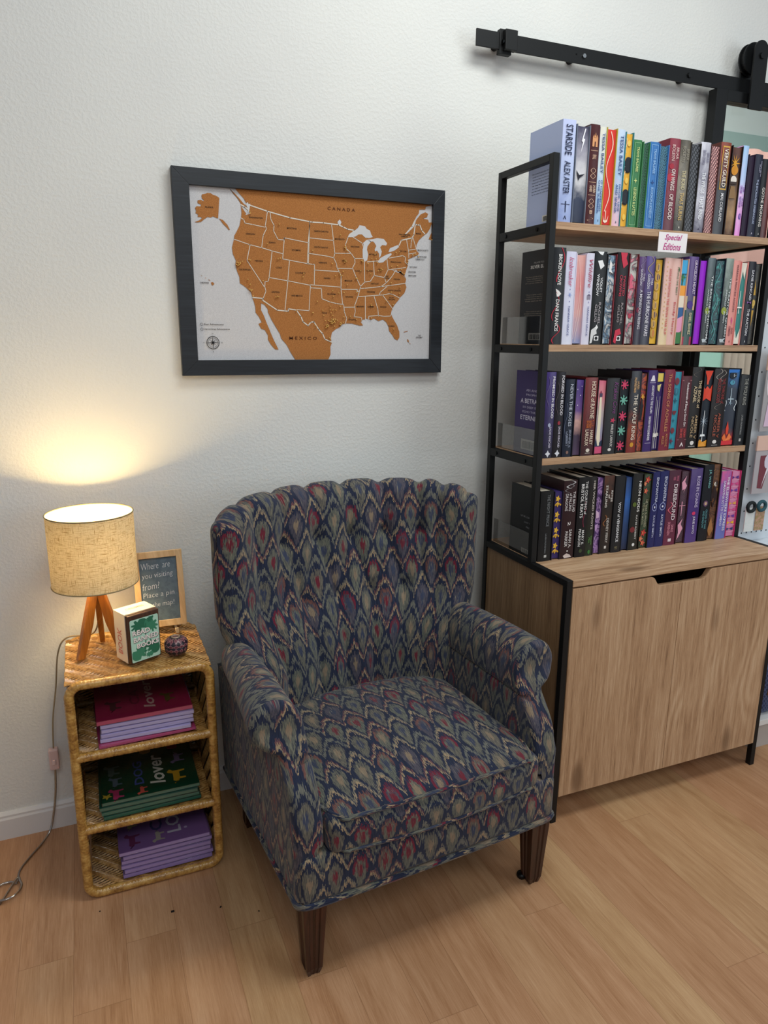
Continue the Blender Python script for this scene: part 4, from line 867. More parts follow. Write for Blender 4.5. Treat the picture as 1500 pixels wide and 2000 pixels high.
B4 = [
 ('matt black book with faint grey title, leftmost of those on the cabinet top', '17181a', None, [bar(.45, .65, .91, .945, 'b9b9b6')], [('THE NIGHT PRINCE', .05, .50, .46, .70, '6f7275'), ('LAUREN PALPHREYMAN', .60, .88, .44, .56, '7a7d80')]),
 ('book turned edge out, indigo page edges with golden yellow flower scrolls, on the cabinet top', '1d1a2c', ('flat', '3a2c66'), wheels, []),
 ('dark maroon book with silver swirl head and a white number, on the cabinet top', '2f191c', None, [wavy(.5, .0, .10, .3, 1, .12, 'b9b6b8'), wavy(.4, .04, .15, .3, 1, .06, '8f8c90'), disc(.5, .90, .06, 'efeae6', 8), ([(.3, .99), (.2, .96), (.45, .93), (.7, .95), (.85, .985)], 'd9c9c4')], [('THE BALLAD\nof FALLING\nDRAGONS', .14, .40, .12, .86, 'd6cfce'), ('2', .52, .57, .4, .6, 'e3dcda'), ('SARAH A.\nPARKER', .62, .86, .24, .74, 'd9d2d0')]),
 ('black book with white capitals and a dark red vine, on the cabinet top', '141416', None, [wavy(.65, .30, .62, .1, 1, .08, '6e2438'), disc(.5, .92, .16, '3f4a30', 10)], [('THE COURTING of', .05, .46, .56, .80, 'dedcda'), ('BRISTOL KEATS', .08, .50, .20, .46, 'e6e4e2'), ('MARY E.\nPEARSON', .64, .86, .2, .72, 'dedcda')]),
 ('greenish black book with pale spaced title, left of the violet petal edge', '1b1a17', ['1c2a1a', '201b18', '1a1716'], [disc(.5, .95, .18, '3f7a3a', 8)], [('HER WICKED ROOTS', .05, .66, .48, .76, 'c9c0b6'), ('TANYA\nPELL', .74, .86, .3, .75, '5f9a4a')]),
 ('book turned edge out with violet petals on dark purple, on the cabinet top', '1f1524', ('noise', ['3c2450', '5b3a78', 'b08ac0', '3c2450', '7a549a'], 26), [([(.2, .42), (.7, .45), (.8, .52), (.3, .53)], 'd6b3d0'), ([(.2, .62), (.7, .60), (.6, .68), (.3, .70)], 'c09acb')], []),
 ('black brown book with cream title and copper leaf foot, on the cabinet top', '1d1512', ['1c1513', '2c1c14', '1a1412', '5a3526'], [wavy(.3, .50, .64, .15, 1, .1, '8a5a3a'), bar(.4, .6, .90, .935, 'dcd6ce')], [('RITES\nof\nSTARLING', .12, .40, .15, .88, 'e8e2da'), ('DEVNEY PERRY', .54, .86, .42, .66, 'c9c2ba')]),
 ('charcoal book with one long white spaced title, left of the royal blue edge', '1f2023', None, [bar(.36, .64, .925, .935, '9a8f6a'), bar(.36, .64, .95, .955, '9a8f6a')], [('VOW of VENGEANCE', .34, .86, .38, .66, 'e0e0e2')]),
 ('book turned edge out with shaded royal blue page edges, on the cabinet top', '151a24', ('grad', ['1d2a4a', '23406f', '2f66b4', '1f3460'], 12), [], []),
 ('black book with white title and small dark flowers, left of the red floral edge', '141612', ['1a1c16', '101210'], [disc(.3, .40, .2, '5a6a2c', 7), disc(.3, .73, .26, '7a2c30', 7), disc(.5, .93, .14, 'e9e9e6', 10)], [('NEON GODS', .10, .50, .56, .84, 'e9e7e2'), ('KATEE ROBERT', .54, .86, .52, .70, 'd6d2cc')]),
 ('book turned edge out, green black page edges with red blossoms and small lettering', '17150f', ('noise', ['2c3a26', '44523a', '26301f', '5a5a3a'], 26), flor, [('HE WAS SUPPOSED\nTO BE A MYTH', .34, .72, .2, .8, 'a9a68a')]),
 ('royal blue book with white title and eye emblem, left of its identical neighbour', '25285f', None, [disc(.5, .46, .34, 'aab2e0', 14), disc(.5, .46, .28, '25285f', 14), disc(.5, .46, .1, 'e9e9f4', 8)], [('ENCHANTRA', .07, .40, .42, .78, 'd2d6ec'), ('KAYLIE SMITH', .57, .86, .40, .66, 'c9cde6')]),
 ('royal blue book with white title and eye emblem, beside the wine red spine', '25285f', None, [disc(.5, .46, .34, 'aab2e0', 14), disc(.5, .46, .28, '25285f', 14), disc(.5, .46, .1, 'e9e9f4', 8)], [('ENCHANTRA', .07, .40, .42, .78, 'd2d6ec'), ('KAYLIE SMITH', .57, .86, .40, .66, 'c9cde6')]),
 ('wine red book with white and pink ornate title, on the cabinet top', '571f38', ['6a2140', '5a2038', '4a1f34'], [wavy(.3, .42, .58, .15, 1.2, .08, 'd96a80'), bar(.35, .62, .91, .95, 'e6d6da')], [('THE WOLVES\nOF RUIN', .07, .14, .3, .8, 'c96a84'), ('DIREBOUND', .18, .66, .42, .76, 'e6d9dc'), ('SABLE\nSORENSEN', .68, .86, .2, .72, 'd98a9c')]),
 ('book turned edge out, grey brown page edges with pink wolf heads and sword', '33141f', ('fig', ['57384a', '3a3234'], .013), wolf, []),
 ('bright violet book with white title and a tiny pink rose, on the cabinet top', '3f2a72', ['4f3580', '412b74', '5a4a80'], [disc(.5, .60, .16, 'd83a6a', 8)], [('ROSE IN CHAINS', .10, .52, .48, .76, 'cdbfe0'), ('JULIE SOTO', .64, .88, .42, .66, 'e9e4f2')]),
 ('black book with teal lettering and a bronze crest left of the brown panelled edge', '14171f', None, [disc(.45, .50, .26, '6a4a6a', 8), disc(.45, .50, .14, 'c9a98a', 8)], [('J.R. WARD', .06, .30, .42, .72, '7ab8b6'), ('CROWN OF WAR\nAND SHADOW', .58, .84, .22, .72, '5f9aa0')]),
 ('book turned edge out with brown and gold diamond panels and a crescent moon', '151012', ('noise', ['4a2c22', '7a4f30', '3a2018', 'a87a44'], 24), [([(.5, .25), (.95, .42), (.5, .58), (.05, .42)], '2c1a1a'), disc(.6, .26, .2, 'e6dccf'), disc(.70, .255, .17, '2c1a1a'), star(.4, .48, .3, 'd9842c', 7, .3), ([(.1, .88), (.5, .70), (.9, .88), (.5, .98)], 'a87444')], []),
 ('lilac to pink book with white slanting capitals near the right end on the cabinet top', 'b06ab0', ['6a78c0', '7a6fc0', '9a66b4', 'e05f9a'], [], [('THE ELSEWHERE EXPRESS', .08, .88, .54, .80, 'f0ecf6'), ('SAMANTHA SOTTO YAMBAO', .14, .80, .20, .42, 'e2dcf0')]),
 ('book turned edge out with rows of pink, purple and yellow bows', 'c93a72', ('flat', 'd88ab4'), bows, []),
]
GEO = {1: [(0.927, 0.969, .252), (0.971, 1.016, .244), (1.018, 1.049, .249), (1.049, 1.07, .245), (1.071, 1.108, .246), (1.112, 1.138, .246), (1.138, 1.167, .242), (1.167, 1.198, .226), (1.2, 1.225, .223), (1.227, 1.259, .226), (1.261, 1.296, .223), (1.297, 1.336, .242), (1.338, 1.375, .242), (1.375, 1.414, .238), (1.416, 1.454, .244), (1.454, 1.492, .241), (1.492, 1.532, .251), (1.537, 1.58, .246), (1.582, 1.605, .25), (1.607, 1.635, .228), (1.635, 1.665, .231), (1.667, 1.691, .221), (1.693, 1.719, .223)],
 2: [(0.919, 0.964, .257), (0.966, 0.999, .248), (0.999, 1.036, .244), (1.036, 1.061, .247), (1.062, 1.106, .253), (1.108, 1.142, .248), (1.144, 1.185, .254), (1.187, 1.221, .252), (1.223, 1.249, .246), (1.249, 1.282, .248), (1.284, 1.317, .244), (1.321, 1.353, .247), (1.354, 1.384, .247), (1.384, 1.413, .247), (1.414, 1.453, .255), (1.455, 1.488, .248), (1.49, 1.52, .254), (1.52, 1.562, .251), (1.564, 1.596, .256), (1.598, 1.628, .252), (1.628, 1.659, .249), (1.661, 1.69, .251), (1.692, 1.719, .247)],
 3: [(0.921, 0.955, .245), (0.957, 0.989, .245), (0.991, 1.024, .224), (1.025, 1.058, .224), (1.06, 1.105, .228), (1.106, 1.14, .221), (1.142, 1.19, .225), (1.19, 1.229, .223), (1.231, 1.268, .245), (1.268, 1.296, .24), (1.296, 1.33, .246), (1.33, 1.36, .241), (1.36, 1.4, .248), (1.401, 1.435, .243), (1.435, 1.475, .227), (1.477, 1.524, .254), (1.524, 1.567, .246), (1.569, 1.626, .249), (1.626, 1.685, .248), (1.687, 1.73, .228)],
 4: [(0.922, 0.968, .215), (0.970, 1.002, .211), (1.003, 1.052, .241), (1.056, 1.096, .248), (1.097, 1.125, .247), (1.126, 1.154, .242), (1.155, 1.194, .246), (1.197, 1.234, .243), (1.236, 1.267, .237), (1.268, 1.306, .246), (1.309, 1.346, .241), (1.348, 1.376, .245), (1.378, 1.413, .246), (1.415, 1.463, .246), (1.466, 1.505, .241), (1.507, 1.556, .246), (1.562, 1.601, .255), (1.603, 1.640, .255), (1.642, 1.685, .23), (1.688, 1.731, .227)]}
CT = .0024
def make_book(x0, x1, yf, z, h, dep, rec):
    label, cover, bg, shapes, texts = rec
    fore = isinstance(bg, tuple)
    w_ = x1-x0; t = thing('hardcover_book', label, 'book', ((x0+x1)/2, yf, z))
    hw = w_/2; mb = MB()
    sb = .0016 if not fore else 0           # spine rounding
    if not fore:
        # cover: boards + rounded spine in one outline (plan view), extruded up
        k_ = 8; outer = [(-hw + w_*i/k_, sb*(2*i/k_-1)**2*1.2) for i in range(k_+1)]
        pl = outer + [(hw, dep), (hw-CT, dep), (hw-CT, CT+sb)] + [(-hw+CT, CT+sb), (-hw+CT, dep), (-hw, dep)]
        n = len(mb.v); m_ = len(pl)
        mb.v += [(a, b_, 0) for a, b_ in pl] + [(a, b_, h) for a, b_ in pl]
        for i in range(m_): j = (i+1) % m_; mb.face((n+i, n+j, n+m_+j, n+m_+i), None, 1 if (bg and i < k_) else 0)
        # top/bottom rims as convex pieces
        for zz, o in ((h, 0), (0, 0)):
            b0 = n + (m_ if zz else 0)
            for i in range(k_):
                nb = len(mb.v); a0, a1 = outer[i], outer[i+1]
                mb.v += [(a0[0], a0[1], zz), (a1[0], a1[1], zz), (max(-hw+CT, min(hw-CT, a1[0])), CT+sb, zz), (max(-hw+CT, min(hw-CT, a0[0])), CT+sb, zz)]
                mb.face((nb, nb+1, nb+2, nb+3))
            for s_ in (-1, 1):
                nb = len(mb.v); mb.v += [(s_*hw, sb*1.2, zz), (s_*hw, dep, zz), (s_*(hw-CT), dep, zz), (s_*(hw-CT), CT+sb, zz)]; mb.face((nb, nb+1, nb+2, nb+3))
        mats = [flat(cover, .38)]
        if bg:
            kk = ('sp', tuple(bg))
            if kk not in _m:
                mt, nt, b = newmat('spine_print'); x, y, zc = coords(nt)
                f = (zc/.245 + (noise(nt, comb(nt, x, y, zc), 22, 4, .6, .8)-.5)*.8).clamp()
                setc(nt, b, ramp(nt, f, [(i/(len(bg)-1), c_) for i, c_ in enumerate(bg)])); b.inputs['Roughness'].default_value = .35; _m[kk] = mt
            mats.append(_m[kk])
        fixo(mb.build('cover', mats, t))
        pb = MB().box(-hw+CT+.0002, hw-CT-.0002, CT+sb+.0003, dep-.003, .003, h-.0035).build('page_block', flat(PG if R.random() < .5 else 'cfc6b4', .8), t)
        ysf = lambda a: sb*(2*a-1)**2*1.2
        X = lambda a: -hw+w_*a; off = .0004
    else:
        mb.box(-hw, -hw+CT, 0, dep, 0, h).box(hw-CT, hw, 0, dep, 0, h).box(-hw+CT, hw-CT, dep-CT, dep, 0, h)
        if label.find('red right cover') > 0: mb.m[6:12] = [1]*6
        mb.build('cover', [flat(cover, .38), flat('7d1524', .4)], t)
        kind = bg[0]; mt = flat(bg[1], .5) if kind == 'flat' else art_mat(kind, bg[1], bg[2])
        if kind == 'fig' or kind == 'scale': pass
        iw = w_-2*CT
        pl = [(-iw/2+iw*i/8, .0050 + .0025*(1-(i/4-1)**2)) for i in range(9)] + [(iw/2, dep-CT-.0002), (-iw/2, dep-CT-.0002)]
        q = MB(); q.prism(pl, lambda a, b_, zz: (a, b_, zz), .003, h-.003)
        fixo(q.build('page_block', mt, t))
        ysf = lambda a: .0050 + .0025*(1-(2*a-1)**2); X = lambda a: -iw/2+iw*a; off = .0006
    H0, Hh = (0, h) if not fore else (.003, h-.006)
    def P(a, tt, e): a = max(.01, min(.99, a)); tt = max(.003, min(.997, tt)); return (X(a), ysf(a)-off-e, H0+Hh*(1-tt))
    if shapes:
        q = MB(); mats = []
        for i, (pl, col) in enumerate(shapes):
            mt = flat(col, .45)
            if mt not in mats: mats.append(mt)
            n = len(q.v); q.v += [P(a, tt, .00002*i + (.0007 if not fore else .0012)) for a, tt in pl]; q.face(range(n, n+len(pl)), None, mats.index(mt))
        q.build('printed_artwork', mats, t)
    if texts:
        q = MB(); mats = []
        for tx_ in texts:
            s, t0, t1, a0, a1, col = tx_[:6]; q = MB()
            put_text(q, s, lambda a, b_: P(a0+(a1-a0)*b_, t0+(t1-t0)*a, .0016), 0, .3 if len(tx_) > 6 else 0, .0 if len(tx_) > 6 else .012)
            q.build('title_lettering' if tx_ is texts[0] else 'spine_lettering', flat(col, .45), t)
    return t
row_group = {1: 'hardcovers on the top shelf', 2: 'hardcovers on the second shelf', 3: 'hardcovers on the third shelf', 4: 'hardcovers standing on the cabinet top'}
first_books = {}
for k, BB in ((1, B1), (2, B2), (3, B3), (4, B4)):
    prev = XL+p2+.0015
    for i, rec in enumerate(BB):
        a, b_, h = GEO[k][i]; sc_ = (1.7095-.921)/(1.731-.921)
        a = .921+(a-.921)*sc_; b_ = .921+(b_-.921)*sc_
        if i == 0: a = max(a, prev + (.0035 if k > 1 else .002))
        a = max(a, prev+.0004); b_ = max(b_, a+.014); prev = b_
        yf = -.361 + .004*R.random() - (.008 if k == 4 else 0)
        o = make_book(a, b_, yf, Z[k]+(.0004 if k < 4 else -.0001), h, .152+.008*R.random(), rec)
        o['group'] = row_group[k]
        if i == 0: first_books[k] = (o, a, b_, yf, h)
# back covers of the first book of each row, seen through the side frame
def back_cover(k, lines, barcode, xs=.0004):
    o, a, b_, yf, h = first_books[k]; q = MB(); x = -(b_-a)/2 - xs
    cols = []
    for s, y0, y1, t0, t1, col in lines:
        mt = flat(col, .5)
        if mt not in cols: cols.append(mt)
        put_text(q, s, lambda u, v: (x, .155-(y0+(y1-y0)*u)*.155, h*(1-t1)+h*(t1-t0)*v), cols.index(mt), 0, .01)
    q.build('back_cover_text', cols, o)
    q = MB(); y0, y1, t0, t1 = barcode
    f3 = lambda u, v, e: (x-e, .155-(y0+(y1-y0)*u)*.155, h*(1-t1)+h*(t1-t0)*v)
    n = len(q.v); q.v += [f3(0, 0, 0), f3(1, 0, 0), f3(1, 1, 0), f3(0, 1, 0)]; q.face(range(n, n+4))
    u = .08
    while u < .92:
        wd = R.choice((.015, .03, .045)); n = len(q.v)
        q.v += [f3(u, .12, .0003), f3(u+wd, .12, .0003), f3(u+wd, .82, .0003), f3(u, .82, .0003)]; q.face(range(n, n+4), None, 1); u += wd+R.choice((.02, .035))
    q.build('barcode', [flat('dcd8cc', .5), flat('1a1a1a', .6)], o)
dn = '4a5068'
back_cover(1, [('"Stars..." I say, voice shaking.', .22, .80, .285, .30, dn), ('"Stella," he says.', .34, .66, .33, .345, dn)] + [(s, .14+.01*(i % 3), .92-.06*(i % 2), .44+.030*i, .455+.030*i, dn) for i, s in enumerate(['Five hundred years ago the gates between', 'mortals and immortals were closed for good', 'and since then very few have gone through', 'because the trials are deadly and brutal', 'Her village burned and now all she wants', 'is a reason to walk into the great city', 'and take back everything that was lost', 'by the ones who once ruled the stars'])], (.52, .90, .90, .965))
back_cover(2, [('PRAISE FOR', .40, .75, .12, .14, '8a8a88'), ('SILVER ELITE', .30, .85, .155, .19, 'd8d6d2')] + [(s, .15+.03*(i % 3), .85-.03*(i % 2), t_, t_+.013, '8f8678') for i, (s, t_) in enumerate([('"Fast, fierce and full of heart, a book', .27), ('to keep reading late into the night,', .292), ('and the pace is breathless," a reader', .314), ('of a great many books', .336), ('"Thoroughly addictive."', .46), ('"I could not put the pages down at all,', .482), ('a stunning and sharp debut that burns', .504), ('from start to finish"', .526), ('"There is exactly the right mix of love', .64), ('and danger on every single page here', .662), ('and the ending left me wanting more"', .684)])], (.34, .80, .88, .955))
back_cover(3, [('AN ANCIENT', .35, .95, .215, .245, 'b9b3cc'), ('PROPHECY.', .36, .92, .27, .295, 'b9b3cc'), ('A BETRAYAL', .18, .98, .33, .385, 'dedaea'), ('SO DEEP IT WILL', .26, .96, .42, .445, 'b9b3cc'), ('ECHO THROUGH', .26, .96, .475, .50, 'b9b3cc'), ('ETERNITY', .20, .90, .53, .585, 'dedaea')], (.26, .75, .82, .945))
back_cover(4, [('LET ME LOSE YOU', .35, .78, .42, .445, '8f9092'), ('LOST SOUL,', .48, .82, .50, .525, '8f9092'), ('PRINCE.', .55, .80, .565, .59, '8f9092')], (.42, .80, .895, .965))
# ------------------------------------------------------------ rattan shelf
CANE = cane_mat('varnished_cane', ('7d4f1e', 'b5853f', 'd3a75e')); WEAVE = cane_mat('woven_rattan', ('8a5f30', 'bb8a4a', 'd9b074'), 1.6)
rs = thing('rattan_shelf', 'three tier wrapped cane shelf with woven rattan top and sides', 'shelf unit', (-.216, -.20, 0))
RX, RY = .178, .145       # half sizes
HT = .608; rt = .0115
def rr_path(x0, x1, z0, z1, y, r, step=.0022):
    pts = []
    def ln(a, b_):
        n = max(1, int(math.dist(a, b_)/step)); pts.extend([(a[0]+(b_[0]-a[0])*i/n, y, a[1]+(b_[1]-a[1])*i/n) for i in range(n)])
    def ar(cx, cz, a0):
        n = max(3, int(r*PI/2/step)); pts.extend([(cx+r*math.cos(a0+PI/2*i/n), y, cz+r*math.sin(a0+PI/2*i/n)) for i in range(n)])
    ln((x0+r, z0), (x1-r, z0)); ar(x1-r, z0+r, -PI/2); ln((x1, z0+r), (x1, z1-r)); ar(x1-r, z1-r, 0)
    ln((x1-r, z1), (x0+r, z1)); ar(x0+r, z1-r, PI/2); ln((x0, z1-r), (x0, z0+r)); ar(x0+r, z0+r, PI)
    return pts
def wrapf(L, i): return rt + (.0004 if (L % .0080) > .0018 else -.0004)
for y in (-RY, RY):
    MB().tube(rr_path(-RX+rt, RX-rt, rt, HT-rt, y, .03), rt, 9, True, rf=wrapf).build('front_hoop' if y < 0 else 'rear_hoop', CANE, rs, smooth=True)
def straight(a, b_, step=.0022):
    n = int(math.dist(a, b_)/step); return [tuple(a[k]+(b_[k]-a[k])*i/n for k in range(3)) for i in range(n+1)]
for z in (.2, .404):
    for y in (-RY, RY): MB().tube(straight((-RX+rt, y, z), (RX-rt, y, z)), rt, 9, rf=wrapf).build('cross_rail', CANE, rs, smooth=True)
def weave(mb, f3, A, B, pitch=.0070, warp=.015, rad=.0030, amp=.0030, over=2, ph=1):
    """twill: strands run along a over A metres, stacked over B metres; f3(a,b,h)"""
    rows = int(B/pitch); nw = int(A/warp)
    for r in range(rows):
        b_ = (r+.5)*pitch; pts = []; per = over*2
        phase = (r if (int(r/ (per*2.5)) % 2 == 0 or ph) else -r)
        for k in range(nw*2+1):
            a = k*warp/2; c = ((k/2 + phase*.5) % per)/per*2*PI
            h = amp*(1 if math.sin(c) > 0 else -1)*min(1, abs(math.sin(c))*1.8)
            dz = (pitch*.75)*math.cos(c)*.6 if ph else 0
            pts.append(f3(min(a, A), b_+dz, h))
        mb.tube(pts, rad*(.9+.25*R.random()), 4, caps=False)
wt = MB(); weave(wt, lambda a, b_, h: (-RX+.004+a, -RY+b_, HT-.010+h*.8), 2*RX-.008, 2*RY)
wt.box(-RX+.02, RX-.02, -RY, RY, HT-.0165, HT-.0135, 1)
wt.build('woven_top', [WEAVE, flat('3f2a16', .8)], rs, smooth=False)
for z in (.2, .404, rt):
    q = MB(); weave(q, lambda a, b_, h: (-RX+.02+a, -RY+.012+b_, z-.002+h*.8), 2*RX-.04, 2*RY-.03); q.box(-RX+.02, RX-.02, -RY, RY, z-.0075, z-.0055, 1)
    q.build('woven_shelf', [WEAVE, flat('3f2a16', .8)], rs)
for sg in (-1, 1):
    q = MB(); weave(q, lambda a, b_, h: (sg*(RX-rt)+h*.8, -RY+a, .02+b_), 2*RY, HT-.045); q.box(sg*(RX-rt)-.0008, sg*(RX-rt)+.0008, -RY, RY, .02, HT-.02, 1)
    q.build('woven_side', [WEAVE, flat('3f2a16', .8)], rs)
q = MB(); weave(q, lambda a, b_, h: (-RX+.015+a, RY-.006+h*.8, .02+b_), 2*RX-.03, HT-.04); q.box(-RX+.02, RX-.02, RY-.001, RY+.001, .02, HT-.02, 1)
q.build('woven_back', [WEAVE, flat('3f2a16', .8)], rs)

# wrapped picture books lying on the tiers
SLEEVE = glass_mat('clear_sleeve', 'ffffff', .08, .10)
def pbook(name, label, group, x, y, z, w_, d_, h_, rz, cover, spine, pages, arts, texts, sl=True):
    t = thing(name, label, 'book', (x, y, z), math.radians(rz), group)
    mb = MB().box(-w_/2, w_/2, -d_/2, d_/2, 0, .0022).box(-w_/2, w_/2, -d_/2, d_/2, h_-.0022, h_)
    mb.box(-w_/2, w_/2, -d_/2, -d_/2+.002, .0022, h_-.0022)      # spine faces the room
    mb.build('cover', flat(cover, .35, 0, .6), t, bevel=.0008)
    MB().box(-w_/2+.003, w_/2-.003, -d_/2+.002, d_/2-.003, .0023, h_-.0023).build('page_block', flat(pages, .7), t)
    if spine:
        MB().box(-w_/2+.001, w_/2-.001, -d_/2-.0004, -d_/2+.001, .001, h_-.001).build('spine_strip', flat(spine, .35, 0, .6), t)
    if arts:
        mats = []; q = MB()
        for (pl, col) in arts:
            mt = flat(col, .4, 0, .6)
            if mt not in mats: mats.append(mt)
            n = len(q.v); q.v += [(-w_/2+a*w_, -d_/2+b_*d_, h_+.0003) for a, b_ in pl]; q.face(range(n, n+len(pl)), None, mats.index(mt))
        for (s, x0, x1, y0, y1, col) in texts:   # reads from front to back
            mt = flat(col, .4, 0, .6)
            if mt not in mats: mats.append(mt)
            put_text(q, s, lambda a, b_: (-w_/2+w_*(x1-(x1-x0)*b_), -d_/2+d_*(y0+(y1-y0)*a), h_+.0005), mats.index(mt), .15 if s.islower() else 0, .02)
        q.build('printed_artwork', mats, t)
    if sl:
        e = .0012
        MB().box(-w_/2-e, w_/2+e, -d_/2-e, d_/2+e, -.0+.0001, h_+e).build('clear_sleeve', SLEEVE, t)
    return t
def blob(cx, cy, r, n=9, k=.35, sx=1, sy=1):
    return [(cx+sx*r*(1+k*(R.random()-.5))*math.cos(2*PI*i/n), cy+sy*r*(1+k*(R.random()-.5))*math.sin(2*PI*i/n)) for i in range(n)]
def critter(cx, cy, s, col, flip=1):
    """a small simple animal seen from the side: body, head, legs, tail (lying across the cover)"""
    P_ = [(-1, .3), (-.8, .55), (-.3, .5), (.4, .5), (.6, .95), (.8, 1.05), (1.15, .8), (1.05, .6), (.85, .5), (.8, .0), (.85, -.7), (.62, -.7), (.5, -.15), (-.35, -.15), (-.45, -.7), (-.7, -.7), (-.7, -.05), (-.95, .0), (-1.25, .5), (-1.35, .4)]
    return ([(cx - b_*s*.9, cy + a*s*flip) for a, b_ in P_], col)
tx, ty = -.212, -.20
z0 = .404+.0035+.0035
arts0 = [critter(.2, .3, .11, '5b3038'), critter(.3, .75, .09, 'a34a68'), critter(.78, .3, .10, '6a5a2a'), critter(.88, .7, .10, '7a3040'), (blob(.12, .8, .07), '9c5a70'), (blob(.47, .88, .05), '8c6a2a')]
z = z0
stack = [('magenta', 'b0406e', 'c65a88', 'd9cfe0', 2.0, .238, .0075), ('lilac', 'b3a6d6', 'c6bde6', 'e7e2f0', -1.0, .222, .009), ('lilac', 'b3a6d6', 'b9b0e0', 'e7e2f0', .8, .228, .009), ('lilac', 'b0a2d4', 'c4bbe6', 'e7e2f0', .1, .226, .009), ('lilac', 'b3a6d6', 'c0b6e4', 'e7e2f0', -.6, .23, .009)]
names = ['bottom magenta sleeved picture book of the stack on the top tier of the cane shelf', 'lowest lilac sleeved picture book of the stack on the top tier', 'second lilac sleeved book from the bottom on the top tier', 'third lilac sleeved book from the bottom on the top tier', 'lilac sleeved book directly under the deep pink one on the top tier']
yo = [-.012, -.006, 0, .004, .006]
for i, (nm, cv, spn, pg, rz, w_, h_) in enumerate(stack):
    pbook('picture_book', names[i], 'picture books on the top tier', tx+.002*i, ty-.012+yo[i]+.012, z, w_, .235, h_, rz, cv, spn, pg, [], []); z += h_+.0015
pbook('picture_book', 'deep pink sleeved picture book with cream lettering on top of its stack', 'picture books on the top tier', tx, ty+.010, z, .236, .235, .011, 1, 'a2284e', 'c4406e', 'e6dfee', arts0, [('lover', .50, .62, .12, .82, 'd3a9a0'), ('CAT', .36, .47, .25, .78, '7d1f3d')])
z = .2+.007
for i, nm in enumerate(['lowest dark green sleeved picture book on the middle tier', 'dark green sleeved picture book second from the bottom on the middle tier', 'dark green sleeved picture book third from the bottom on the middle tier']):
    pbook('picture_book', nm, 'picture books on the middle tier', tx-.002*i, ty-.012+.003*i, z, .246, .235, .009, 1.5-i, '1d4a3a', '2c6a58', 'cfd8d2', [], []); z += .0105
ar = [critter(.13, .60, .11, '5d7069'), critter(.16, .36, .09, '5b6b78'), critter(.16, .12, .10, 'b83a66'), critter(.42, .1, .07, 'd0584a', -1), critter(.80, .25, .12, 'c99a2a'), critter(.84, .62, .10, '8d7aa0', -1), (blob(.50, .90, .07), 'b98a2c'), (blob(.80, .88, .06), 'a03048'), ([(.05, .05), (.07, .09), (.11, .09), (.08, .12), (.09, .16), (.05, .13), (.01, .16), (.02, .12), (-.0+.005, .09), (.04, .09)], 'c9a83a')]
pbook('picture_book', 'dark green sleeved picture book with white script lettering on top of its stack', 'picture books on the middle tier', tx+.002, ty, z, .246, .235, .009, 0, '123f2a', '2c6a58', 'cfd8d2', ar, [('lover', .50, .66, .16, .78, 'e4ddcf'), ('DOG', .34, .44, .22, .70, '4b5aa0')])
z = rt+.007
for i, nm in enumerate(['lowest pale purple sleeved picture book on the bottom tier', 'second pale purple picture book from the bottom on the bottom tier', 'third pale purple picture book from the bottom on the bottom tier', 'fourth pale purple picture book from the bottom on the bottom tier', 'pale purple picture book directly under the lettered one on the bottom tier']):
    pbook('picture_book', nm, 'picture books on the bottom tier', tx+.030+.003*math.sin(i*2.1), ty-.010+.003*i, z, .232, .235, .0100, .8*math.sin(i*1.7), '8a6fa6', 'a98fc8', 'd9cfe6', [], []); z += .0115
ar = [critter(.16, .5, .10, 'c8bd98'), critter(.17, .18, .11, '7a3a63'), critter(.45, .15, .09, 'b5a9a0', -1), critter(.82, .62, .10, 'a5691f'), (blob(.75, .2, .02, k=0), 'c6b4d8'), ([(.80, .93), (.83, .9), (.87, .95), (.83, .97)], '2c2038')]
pbook('picture_book', 'pale purple sleeved picture book with dark block lettering on top of its stack', 'picture books on the bottom tier', tx+.026, ty+.004, z, .236, .235, .0100, 0, '8e68a4', 'b399d2', 'd9cfe6', ar, [('CAT', .36, .50, .26, .80, '4e4a7c'), ('LOVER', .54, .70, .16, .95, 'd6cfe0')])

# ------------------------------------------------------------ lamp
LX, LY = -.300, -.185; TZ = .609
lp = thing('table_lamp', 'lit table lamp with linen drum shade on three wooden legs', 'lamp', (LX, LY, TZ-.002))
sr, s0, s1 = .104, .192, .376
LIN = linen_mat()
sh = MB().lathe([(sr, s0), (sr, s1)], (0, 0, 0), 72, uv=2*PI*sr).build('lamp_shade', LIN, lp, smooth=True)
MB().lathe([(sr-.0015, s0+.001), (sr-.0015, s1-.001)], (0, 0, 0), 72, uv=2*PI*sr).build('added_white_liner', linen_mat(True, .5), sh, smooth=True)  # added white sleeve so the inside of the lampshade looks overexposed
for z in (s0, s1):
    q = MB().tube([(sr*math.cos(a*PI/36), sr*math.sin(a*PI/36), z) for a in range(72)], .0016, 6, True); q.build('shade_rim', flat('8a7f60', .7), sh, smooth=True)
q = MB()
for k in range(3):
    a = k*2*PI/3+.4; q.tube([(.016*math.cos(a), .016*math.sin(a), .205), (sr*math.cos(a), sr*math.sin(a), .195)], .0014, 6)
q.tube([(.016*math.cos(a*PI/12), .016*math.sin(a*PI/12), .205) for a in range(24)], .0016, 6, True); q.build('spider_ring', flat('b9b4a8', .35, 1), sh)
TEAK = wood_mat('honey_stained_wood', ('7a4312', 'a4641f', 'bf7d2f'), 'z', .8, .35, .3)
feet = [(-.052, -.030), (.052, -.020), (.004, .074)]
